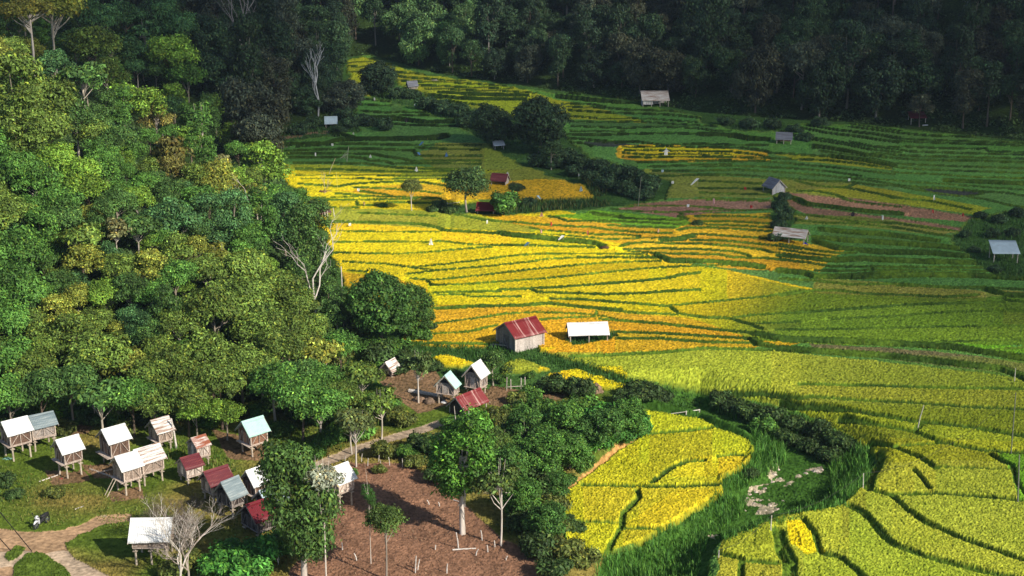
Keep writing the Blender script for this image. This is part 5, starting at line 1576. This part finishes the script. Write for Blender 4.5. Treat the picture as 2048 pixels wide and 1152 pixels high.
heap('white rag on the dark brush heap', 1222, 494, 3, .25, (0.75, 0.7, 0.68), 'white_rag', 'rag')
heap('grey boulder beside the shaded gable of the barn', 984, 695, 6, .45, (0.4, 0.38, 0.36), 'boulder', 'rock')
heap('red cloth dropped under the lone granary on the grass slope', 121, 958, 7, .15, (0.5, 0.03, 0.06), 'red_cloth', 'cloth')
heap('green and white rubbish spread below the leftmost granary', 14, 918, 12, .18, (0.2, 0.42, 0.33), 'rubbish_pile', 'rubbish')
heap('crumpled blue tarpaulin bundle in the grass by the low dark granary', 441, 1100, 9, .75, (0.03, 0.10, 0.42), 'blue_bundle', 'tarpaulin')
heap('blue tarpaulin under the open white roofed field shed', 1609, 492, 7, .5, (0.02, 0.03, 0.4), 'blue_tarpaulin', 'tarpaulin')

# stones of the stream bed
ROCKS = [(1632, 944, 14), (1612, 948, 10), (1598, 954, 7), (1553, 930, 9), (1548, 950, 11), (1560, 958, 8), (1545, 965, 10), (1530, 978, 9), (1512, 985, 9), (1500, 990, 8), (1495, 998, 9), (1490, 1004, 7), (1508, 1008, 8),
         (1520, 1003, 7), (1540, 1012, 9), (1548, 1008, 7), (1530, 1022, 8), (1518, 1025, 9), (1545, 1024, 7), (1555, 1020, 9), (1490, 1022, 6), (1580, 970, 5), (1565, 1003, 7), (1486, 1012, 6), (1425, 1076, 8), (1478, 1072, 6), (1642, 940, 9), (1556, 940, 8), (1500, 1015, 5)]
for n, (x, y, h) in enumerate(sorted(ROCKS)):
    heap(f'pale flat stone in the stream bed, {ordw(n)} from the left', x, y, h * .62, .12 + .012 * h, (0.62, 0.52, 0.44), 'stone', 'stone')['group'] = 'stones of the stream bed'

# ------------------------------------------------------------------ scarecrows, flags, rags
CLOTH = {}
def cloth_mat(c):
    k = tuple(c)
    if k not in CLOTH: CLOTH[k] = mat_plain('cloth', c, 0.8, 0, .75, 3)
    return CLOTH[k]
def sheet(w, h, top, seed, slant=0.0, taper=1.0):
    rng = random.Random(seed); n, k = 6, 7; V = []; F = []
    ph = rng.uniform(0, 6)
    for lay in (0, 1):
        for j in range(k + 1):
            for i in range(n + 1):
                s = j / k; u = (i / n - .5) * w * (1 + (taper - 1) * s)
                V.append((u + slant * s * h, .07 * math.sin(ph + 5 * u / w + 3 * s) + .02 * lay, top - s * h))
    r = n + 1; o = (k + 1) * r
    for j in range(k):
        for i in range(n):
            a = j * r + i; F.append((a, a + 1, a + r + 1, a + r)); F.append((o + a, o + a + r, o + a + r + 1, o + a + 1))
    for i in range(n): F.append((i, o + i, o + i + 1, i + 1)); b = k * r + i; F.append((b, b + 1, o + b + 1, o + b))
    for j in range(k): a = j * r; F.append((a, a + r, o + a + r, o + a)); b = a + n; F.append((b, o + b, o + b + r, b + r))
    return V, F
WH, BL, RD, PK, TN, DK, LB = (0.78, 0.78, 0.76), (0.08, 0.2, 0.42), (0.5, 0.03, 0.03), (0.7, 0.35, 0.36), (0.5, 0.3, 0.2), (0.03, 0.02, 0.03), (0.42, 0.56, 0.62)
def scare(px, py, hpx, kind, c, where):
    g = hit1(px, py); D = math.dist(g, CAM); H = hpx * D / F2 / .96
    cn = {WH: 'white', BL: 'blue', RD: 'red', PK: 'pink and white', TN: 'tan', DK: 'dark', LB: 'pale blue'}[c]
    nm = {'figure': 'scarecrow', 'flag': 'bird_flag', 'tent': 'cloth_cone', 'blow': 'bird_flag', 'rag': 'bird_flag'}[kind]
    ds = {'figure': f'{cn} scarecrow with outstretched arms', 'flag': f'{cn} strip of cloth on a stick', 'tent': f'{cn} cone of cloth on a stick', 'blow': f'{cn} cloth blowing out from a stick', 'rag': f'small {cn} rag on a stick'}[kind]
    o = empty(nm, g, random.uniform(-.3, .3)); tag(o, f'{ds} {where}', 'scarecrow' if kind == 'figure' else 'flag', 'cloths that scare birds off the paddies')
    rice = .35
    H = max(H * .8, .5) + rice * .8
    m = MB(); m.tube([(0, .05, -.2), (0, .05, H)], .025, 6, C_POST); m.build('pole', TIMBER, o)
    def cl(V, F):
        me = bpy.data.meshes.new('cloth'); me.from_pydata(V, [], F); me.materials.append(cloth_mat(c)); me.update(); link('cloth', me, o)
    sd = int(px * 7 + py)
    if kind == 'flag': cl(*sheet(max(.22, H * .2), H * .6, H, sd, .08))
    elif kind == 'tent': cl(*sheet(.1, H * .75, H, sd, 0, 6))
    elif kind == 'rag': cl(*sheet(.35, .4, H, sd))
    elif kind == 'blow': cl(*sheet(.45, H * .75, H, sd, -.9 if random.random() < .5 else .9, .6))
    else:
        cl(*sheet(.42, H * .6, H * .86, sd, 0, 1.5))
        m = MB(); m.tube([(-.6, .03, H * .62), (0, .03, H * .8), (.6, .03, H * .62)], [.05, .07, .05], 6, c); m.build('arms', TIMBER, o)
        m = MB(); m.tube([(0, .03, H * .86), (0, .03, H * .9), (0, .03, H * .98), (0, .03, H * 1.04)], [.05, .11, .11, .04], 8, c); m.build('head', TIMBER, o)
for a in [(1332, 315, 18, 'figure', WH, 'on the far golden strips'), (1395, 375, 18, 'blow', WH, 'on the green strips left of the gabled hut'), (1427, 414, 16, 'flag', PK, 'on the brown plot'),
    (1698, 367, 6, 'rag', WH, 'right of the grey gabled hut'), (1867, 406, 14, 'flag', WH, 'on the olive plot above the long brown strips'), (1764, 446, 14, 'flag', WH, 'on the lower long brown strip'),
    (1613, 443, 7, 'tent', WH, 'left end below the long brown strips'), (862, 494, 16, 'tent', WH, 'alone in the golden paddies'), (1140, 350, 14, 'flag', WH, 'at the gully edge, taller one'),
    (1158, 358, 10, 'flag', WH, 'at the gully edge, shorter one'), (1162, 386, 12, 'tent', LB, 'at the tip of the shaded terraces'), (1240, 388, 12, 'blow', WH, 'among the gully shrubs, lower one'),
    (1187, 336, 12, 'blow', WH, 'among the gully shrubs, upper one'), (1015, 354, 8, 'tent', WH, 'right of the maroon roofed hut'), (974, 452, 10, 'flag', WH, 'below the dark red roofed shed'),
    (1083, 436, 10, 'tent', TN, 'at the reed edge of the golden paddies'), (1082, 471, 10, 'flag', PK, 'on the orange strips'), (1102, 456, 10, 'flag', RD, 'above the pink one on the orange strips'),
    (1175, 475, 12, 'flag', RD, 'in the middle of the orange strips'), (1126, 483, 10, 'blow', WH, 'below the orange strips'), (1057, 496, 9, 'blow', BL, 'with white end in the golden paddies'),
    (1316, 469, 9, 'flag', TN, 'below the bright green plots'), (1490, 384, 7, 'rag', RD, 'on the green strips above the brown plot'), (1502, 421, 8, 'rag', RD, 'at the right end of the brown plot'),
    (1865, 431, 9, 'flag', RD, 'on the upper long brown strip, left one'), (1925, 437, 7, 'flag', RD, 'on the upper long brown strip, right one'), (1705, 436, 9, 'figure', DK, 'on the long brown strips'),
    (631, 317, 10, 'flag', WH, 'on the shaded green terraces, leftmost'), (741, 320, 9, 'tent', WH, 'on the shaded green terraces by the net'), (833, 346, 11, 'tent', WH, 'below the shaded green terraces'),
    (846, 294, 9, 'blow', BL, 'on the upper shaded terraces'), (836, 314, 7, 'blow', BL, 'on the middle shaded terraces'), (893, 316, 10, 'tent', BL, 'on the right of the shaded terraces'),
    (707, 276, 9, 'flag', WH, 'on the top shaded terrace'), (665, 296, 4, 'rag', WH, 'at the dark bank of the shaded terraces'), (749, 204, 7, 'flag', WH, 'square, in the upper valley paddies'), (715, 204, 6, 'rag', WH, 'left of the square one in the upper valley'),
    (1376, 419, 6, 'rag', WH, 'above the brown plot'), (1075, 402, 9, 'blow', LB, 'beside the reeds'), (717, 387, 6, 'rag', WH, 'on the golden terraces left of the olive tree'), (728, 414, 8, 'flag', TN, 'on the golden terraces below the mounds'), (830, 216, 3, 'rag', WH, 'at the gully in the upper valley'),
    (1025, 392, 5, 'rag', DK, 'on the olive terraces'), (1325, 349, 6, 'rag', LB, 'right of the gully shrubs'), (1345, 372, 4, 'rag', WH, 'on the strips right of the gully'), (700, 457, 5, 'rag', WH, 'near the left end of the golden paddies'), (813, 246, 8, 'figure', DK, 'on the shaded upper terraces')]:
    scare(*a)
# the net on two poles
def net():
    g = hit1(693, 328); D = math.dist(g, CAM); s = D / F2
    o = empty('bird_net', g); tag(o, 'triangular grey net stretched on two poles over the shaded terraces', 'net')
    for p, q in (((0, 0, -.2), (.45, 0, 2.9)), ((-1.0, .2, .9), (.2, 0, 1.7))):
        m = MB(); m.tube([p, q], .035, 6, (0.5, 0.5, 0.42)); m.build('pole', TIMBER, o)
    V, F = [], []
    a, b, c = Vector((-1.0, .2, .95)), Vector((.38, 0, 2.4)), Vector((.1, 0, .7))
    m = MB()
    for t in range(7):
        f = t / 6; m.tube([a.lerp(b, f), a.lerp(c, f)], .012, 4, (0.45, 0.46, 0.4)); m.tube([a.lerp(b, .3), b.lerp(c, f)], .01, 4, (0.45, 0.46, 0.4))
    m.build('mesh_cords', TIMBER, o)
net()

# ------------------------------------------------------------------ the parked motorcycle
def motorcycle():
    BK = mat_plain('black_rubber', (0.02, 0.02, 0.022), .6); WHT = mat_plain('white_fairing', (0.75, 0.76, 0.78), .35); MT = mat_plain('steel', (0.45, 0.45, 0.46), .35, .8); LN = mat_plain('lamp_glass', (0.8, 0.85, 0.85), .1)
    g = hit1(84, 1052); o = empty('motorcycle', g, math.radians(248)); tag(o, 'white fronted black motorcycle parked on the grass by the dirt path', 'motorcycle')
    def ring(name, x, R, r, mat, par):
        V, F = [], []; n, k = 22, 8
        for i in range(n):
            a = 2 * math.pi * i / n
            for j in range(k):
                b = 2 * math.pi * j / k; rr = R + r * math.cos(b); V.append((x + rr * math.cos(a), r * .9 * math.sin(b), .3 + rr * math.sin(a)))
        for i in range(n):
            for j in range(k): F.append((i * k + j, ((i + 1) % n) * k + j, ((i + 1) % n) * k + (j + 1) % k, i * k + (j + 1) % k))
        return link(name, np_mesh(name, V, F, mat, True), par)
    for x in (-.62, .62):
        wo = ring('tyre', x, .25, .055, BK, o)
        m = MB(); m.tube([(x, -.05, .3), (x, .05, .3)], .05, 8)
        for i in range(6):
            a = i * 1.047; m.tube([(x, 0, .3), (x + .21 * math.cos(a), 0, .3 + .21 * math.sin(a))], .014, 5)
        m.build('rim', MT, wo)
    m = MB(); m.tube([(-.85, 0, .62), (-.55, 0, .66), (-.2, 0, .58), (.1, 0, .4), (.3, 0, .5), (.42, 0, .8)], [.06, .12, .14, .13, .10, .07], 10); m.build('body', BK, o, True)
    m = MB(); m.tube([(-.8, 0, .76), (-.5, 0, .78), (-.1, 0, .74), (.02, 0, .7)], [.09, .13, .13, .07], 10); m.build('seat', BK, o, True)
    m = MB(); m.box((.40, -.2, .42), (.44, .2, .85)); m.tube([(.42, 0, .85), (.44, 0, 1.02)], [.16, .1], 8); m.build('leg_shield', WHT, o)
    m = MB(); m.tube([(.36, 0, .52), (.5, 0, .62), (.66, 0, .63), (.86, 0, .5)], [.05, .09, .09, .05], 8); m.build('front_mudguard', WHT, o, True)
    m = MB(); m.tube([(.46, -.36, 1.0), (.5, -.12, .98), (.5, .12, .98), (.46, .36, 1.0)], .025, 6); m.build('handlebar', BK, o)
    m = MB(); m.tube([(.5, 0, .92), (.6, 0, .92)], [.09, .1], 10); m.build('headlight', LN, o)
    for s in (-1, 1):
        m = MB(); m.tube([(.48, s * .3, 1.0), (.46, s * .36, 1.16)], .01, 5); m.tube([(.45, s * .38, 1.18), (.47, s * .38, 1.18)], .065, 8); m.build('mirror', BK, o)
        m = MB(); m.tube([(.45, s * .08, .95), (.62, s * .08, .3)], .025, 6); m.build('fork', MT, o)
    m = MB(); m.tube([(-.1, -.13, .25), (-.7, -.14, .3)], [.03, .05], 7); m.build('exhaust', MT, o)
motorcycle()

# ------------------------------------------------------------------ reeds and tall grass
def reeds(name, label, polys, dens, h, cols, w=.03, bend=.45):
    V, F, C = [], [], []
    rng = random.Random(len(label))
    for poly in polys:
        xs = [p[0] for p in poly]; ys = [p[1] for p in poly]
        Wp = hit(poly)[:, :2]; A = 0.5 * abs(sum(Wp[i][0] * Wp[(i + 1) % len(Wp)][1] - Wp[(i + 1) % len(Wp)][0] * Wp[i][1] for i in range(len(Wp))))
        n = int(A * dens)
        x = np.random.default_rng(5).uniform(Wp[:, 0].min(), Wp[:, 0].max(), n * 4); y = np.random.default_rng(6).uniform(Wp[:, 1].min(), Wp[:, 1].max(), n * 4)
        m = in_poly(x, y, Wp); x, y = x[m][:n], y[m][:n]; z = terrain(x, y); k = fbm(x / 1.7, y / 1.7, 2)
        for i in range(len(x)):
            hh = h * (.35 + 1.0 * k[i]) * rng.uniform(.6, 1.25); a = rng.uniform(0, 6.283); c = rng.choice(cols); f = rng.uniform(.6, 1.4)
            dx, dy = math.cos(a), math.sin(a); b = bend * hh * rng.uniform(.3, 1.2); q = len(V); ww = w * rng.uniform(.7, 1.4)
            px_, py_ = -dy * ww, dx * ww
            V += [(x[i] - px_, y[i] - py_, z[i] - .05), (x[i] + px_, y[i] + py_, z[i] - .05), (x[i] + dx * b * .3 + px_, y[i] + dy * b * .3 + py_, z[i] + hh * .6), (x[i] + dx * b * .3 - px_, y[i] + dy * b * .3 - py_, z[i] + hh * .6),
                  (x[i] + dx * b, y[i] + dy * b, z[i] + hh), (x[i] + dx * b * 1.05, y[i] + dy * b * 1.05, z[i] + hh * .98)]
            F += [(q, q + 1, q + 2, q + 3), (q + 3, q + 2, q + 4, q + 5)]
            c0 = tuple(v * f * .7 for v in c); c1 = tuple(v * f for v in c); C += [c0, c0, c1, c1, c1, c1]
    o = link(name, np_mesh(name, V, F, GRASSM, False, C)); tag(o, label, 'reeds', None, 'stuff')
GG = [(0.10, 0.27, 0.04), (0.08, 0.21, 0.035), (0.15, 0.32, 0.05), (0.06, 0.16, 0.03)]
reeds('tall_reeds', 'tall bright green reeds lining the stream', [[(1500, 870), (1560, 870), (1575, 930), (1530, 955), (1450, 985), (1440, 960), (1500, 930), (1515, 900)],
      [(1660, 930), (1735, 905), (1740, 960), (1700, 1010), (1665, 1000)], [(1440, 800), (1560, 832), (1660, 868), (1740, 905), (1720, 930), (1640, 905), (1540, 865), (1430, 825)]], 40, 1.05, GG, .03)
reeds('bank_grass', 'long lush grass on the banks below the lower paddy', [[(1440, 990), (1500, 1000), (1480, 1040), (1420, 1075), (1400, 1130), (1380, 1190), (1170, 1190), (1200, 1115), (1290, 1090), (1325, 1062), (1385, 1030)],
      [(1440, 1078), (1560, 1040), (1690, 1008), (1700, 1016), (1600, 1045), (1450, 1095)]], 34, .75, GG)
reeds('ditch_grass', 'dark tall grass filling the ditch beside the big lime paddy', [[(1085, 700), (1180, 730), (1290, 768), (1400, 790), (1400, 815), (1300, 810), (1180, 760), (1080, 720)], [(830, 690), (1000, 700), (1085, 715), (1080, 735), (960, 725), (860, 715)],
      [(975, 685), (1080, 688), (1085, 712), (975, 712)], [(1130, 674), (1230, 668), (1238, 682), (1130, 694)]], 26, .6, [(0.045, 0.12, 0.022), (0.06, 0.16, 0.025), (0.035, 0.09, 0.02)])
reeds('gully_reeds', 'reeds and rank grass along the mid valley gully', [[(1020, 405), (1190, 402), (1240, 412), (1090, 425), (1010, 430)], [(1165, 340), (1200, 355), (1215, 395), (1180, 395)]], 12, 1.1, [(0.05, 0.12, 0.03), (0.13, 0.14, 0.04), (0.04, 0.09, 0.025)], .05)
reeds('scrub_grass', 'rank dark grass on the waste ground of the right hand terraces', [[(1900, 485), (1945, 435), (2048, 420), (2060, 560), (1985, 552)], [(560, 262), (700, 235), (790, 262), (700, 275), (560, 285)], [(1420, 232), (1560, 242), (1580, 262), (1470, 262)], [(745, 195), (800, 178), (900, 210), (1000, 235), (1080, 262), (1010, 300), (950, 272), (890, 238), (800, 208)], [(560, 255), (690, 235), (720, 262), (690, 272)]], 5, .6, [(0.06, 0.14, 0.035), (0.08, 0.17, 0.04), (0.05, 0.10, 0.03)], .05)
reeds('field_stubble', 'dry stubble and weeds scattered over the ploughed field', [PLOUGH], 6, .12, [(0.30, 0.18, 0.11), (0.22, 0.13, 0.08), (0.36, 0.25, 0.16), (0.12, 0.08, 0.05)], .02, 1.0)
reeds('village_turf', 'short uneven grass on the village slope', [[(-20, 925), (250, 1000), (420, 1000), (520, 960), (560, 1000), (540, 1060), (330, 1080), (230, 1060), (170, 1030), (120, 1055), (-20, 1040)]], 26, .2, [(0.16, 0.20, 0.035), (0.10, 0.17, 0.03), (0.26, 0.24, 0.06)], .03, .8)
reeds('village_weeds', 'weedy green growth between the granaries', [[(320, 880), (400, 880), (470, 930), (500, 975), (430, 985), (330, 930)], [(560, 840), (700, 850), (720, 890), (600, 930), (540, 890)], [(540, 800), (640, 760), (700, 700), (760, 720), (740, 800), (640, 860)], [(0, 960), (60, 960), (90, 1000), (0, 1010)], [(560, 1060), (600, 1060), (590, 1130), (560, 1150), (430, 1150), (420, 1110)]], 16, .45, [(0.07, 0.16, 0.025), (0.13, 0.19, 0.03), (0.06, 0.12, 0.022), (0.2, 0.2, 0.05)], .03)
# ------------------------------------------------------------------ sun, sky, camera
EL = math.radians(33); SH = np.array([0.78, -0.626])      # towards the sun, horizontally
SUN = Vector((SH[0] * math.cos(EL), SH[1] * math.cos(EL), math.sin(EL))).normalized()
def light():
    l = bpy.data.lights.new('sun', 'SUN'); l.energy = 4.9; l.angle = math.radians(0.5); l.color = (1.0, 0.93, 0.80)
    o = bpy.data.objects.new('sun', l); COL.objects.link(o)
    o.rotation_euler = (-SUN).to_track_quat('-Z', 'Y').to_euler(); o.location = (60, -60, 120)
    w = bpy.data.worlds.new('World'); SC.world = w; w.use_nodes = True
    nt = w.node_tree; bg = nt.nodes['Background']
    s = nt.nodes.new('ShaderNodeTexSky'); s.sky_type = 'NISHITA'; s.sun_disc = False
    s.sun_elevation = EL; s.sun_rotation = math.atan2(SUN.x, SUN.y); s.altitude = 900
    nt.links.new(s.outputs[0], bg.inputs[0]); bg.inputs[1].default_value = 0.115
    c = bpy.data.cameras.new('camera'); c.sensor_width = 36; c.lens = 36 * F2 / W2; c.clip_end = 5000; c.clip_start = 1
    o = bpy.data.objects.new('camera', c); COL.objects.link(o)
    o.location = CAM; o.rotation_euler = (math.pi / 2 - PITCH, 0, 0)
    SC.camera = o
    v = SC.view_settings
    v.view_transform = 'Standard'; v.look = 'None'; v.exposure = 0.42; v.gamma = 1.0; v.use_curve_mapping = False
light()

def cloud():
    """unseen cloud high behind the camera, its density shaped to shade the far half of the valley"""
    ALT = 300.0; off = SH * ALT / math.tan(EL)
    poly = [(-420, 330), (-130, 236), (-62, 229)] + [tuple(v) for v in map_valley([(560, 336), (780, 341), (900, 352), (960, 388), (1040, 421), (1200, 428), (1400, 464), (1500, 507), (1600, 552), (1660, 600), (1760, 612), (1880, 645), (2048, 690), (2300, 740)])]
    poly = poly + [(330, 110), (520, 300), (520, 700), (-420, 700)]
    veil = [tuple(v) for v in map_valley([(1480, 520), (1420, 640), (1560, 720), (1640, 800), (1700, 850), (1780, 900), (1900, 960), (2048, 1010)])] + [(180, 60), (330, 110), (320, 300), (150, 240)]
    gx = np.arange(-440, 540, 4.0); gy = np.concatenate([np.arange(40, 200, 4.0), np.arange(200, 260, 2.0), np.arange(260, 720, 5.0)])
    X, Y = np.meshgrid(gx, gy); x, y = X.ravel(), Y.ravel()
    def soft(pg, w):
        m = in_poly(x, y, pg); d = line_dist(x, y, pg, True); sd = np.where(m, d, -d)
        return sstep(-w, w, sd + w * 1.3 * (fbm(x / 14.0, y / 14.0, 3) - 0.5))
    wide = 4.0 + 0.16 * np.clip(x, 0, 130)
    D = (0.74 + 0.16 * sstep(270, 310, y + 0.30 * np.maximum(x - 10, 0) - 0.6 * np.maximum(-40 - x, 0) * -1)) * soft(poly, wide)
    D = np.maximum(D, 0.30 * soft(veil, 14.0))
    hole = np.exp(-(((x + 22 + 0.25 * (y - 320)) / 44) ** 2 + ((y - 338) / 62) ** 2) ** 2)
    D = D * (1 - 0.8 * hole)
    D = np.clip(D * (0.96 + 0.08 * (fbm(x / 25.0, y / 25.0, 2) - 0.5)), 0, 0.97)
    ny, nx = X.shape
    th = 1.5 + 5 * D * (0.6 + 0.8 * fbm(x / 30.0, y / 30.0, 3))
    edge = np.ones((ny, nx), bool); edge[1:-1, 1:-1] = False
    th[edge.ravel()] = 0
    cx, cy = x + off[0], y + off[1]
    V = np.concatenate([np.c_[cx, cy, ALT + th], np.c_[cx, cy, ALT - 0.25 * th]])
    i = np.arange(ny * nx).reshape(ny, nx)
    Q = np.stack([i[:-1, :-1], i[:-1, 1:], i[1:, 1:], i[1:, :-1]], -1).reshape(-1, 4)
    live = (D[Q] > 0.01).any(1); Q = Q[live]
    F = np.concatenate([Q, Q[:, ::-1] + ny * nx])
    a = 1 - np.sqrt(np.maximum(1 - D, 0))              # light crosses the upper and the lower skin
    C = np.repeat(np.concatenate([a, a])[:, None], 3, 1)
    m, nt, out = newmat('cloud_vapour')
    at = nt.nodes.new('ShaderNodeVertexColor'); at.layer_name = 'Col'
    t = nt.nodes.new('ShaderNodeBsdfTransparent'); d = nt.nodes.new('ShaderNodeBsdfDiffuse'); d.inputs[0].default_value = (0.85, 0.86, 0.88, 1)
    mx = nt.nodes.new('ShaderNodeMixShader')
    nt.links.new(at.outputs[0], mx.inputs[0]); nt.links.new(t.outputs[0], mx.inputs[1]); nt.links.new(d.outputs[0], mx.inputs[2]); nt.links.new(mx.outputs[0], out.inputs[0])
    o = link('cloud', np_mesh('cloud', V, F, m, True, C)); tag(o, kind='structure')
cloud()

def haze(dens):
    m, nt, out = newmat('pale_air')
    v = nt.nodes.new('ShaderNodeVolumePrincipled')
    v.inputs['Color'].default_value = (0.62, 0.78, 1.0, 1); v.inputs['Density'].default_value = dens; v.inputs['Anisotropy'].default_value = 0.2
    nt.links.new(v.outputs[0], out.inputs['Volume'])
    b = MB(); b.box((-2900, -90, -6), (2900, 1900, 135))
    o = b.build('haze', m); tag(o, kind='stuff', label='thin bluish air over the valley', cat='haze')
haze(0.00011)
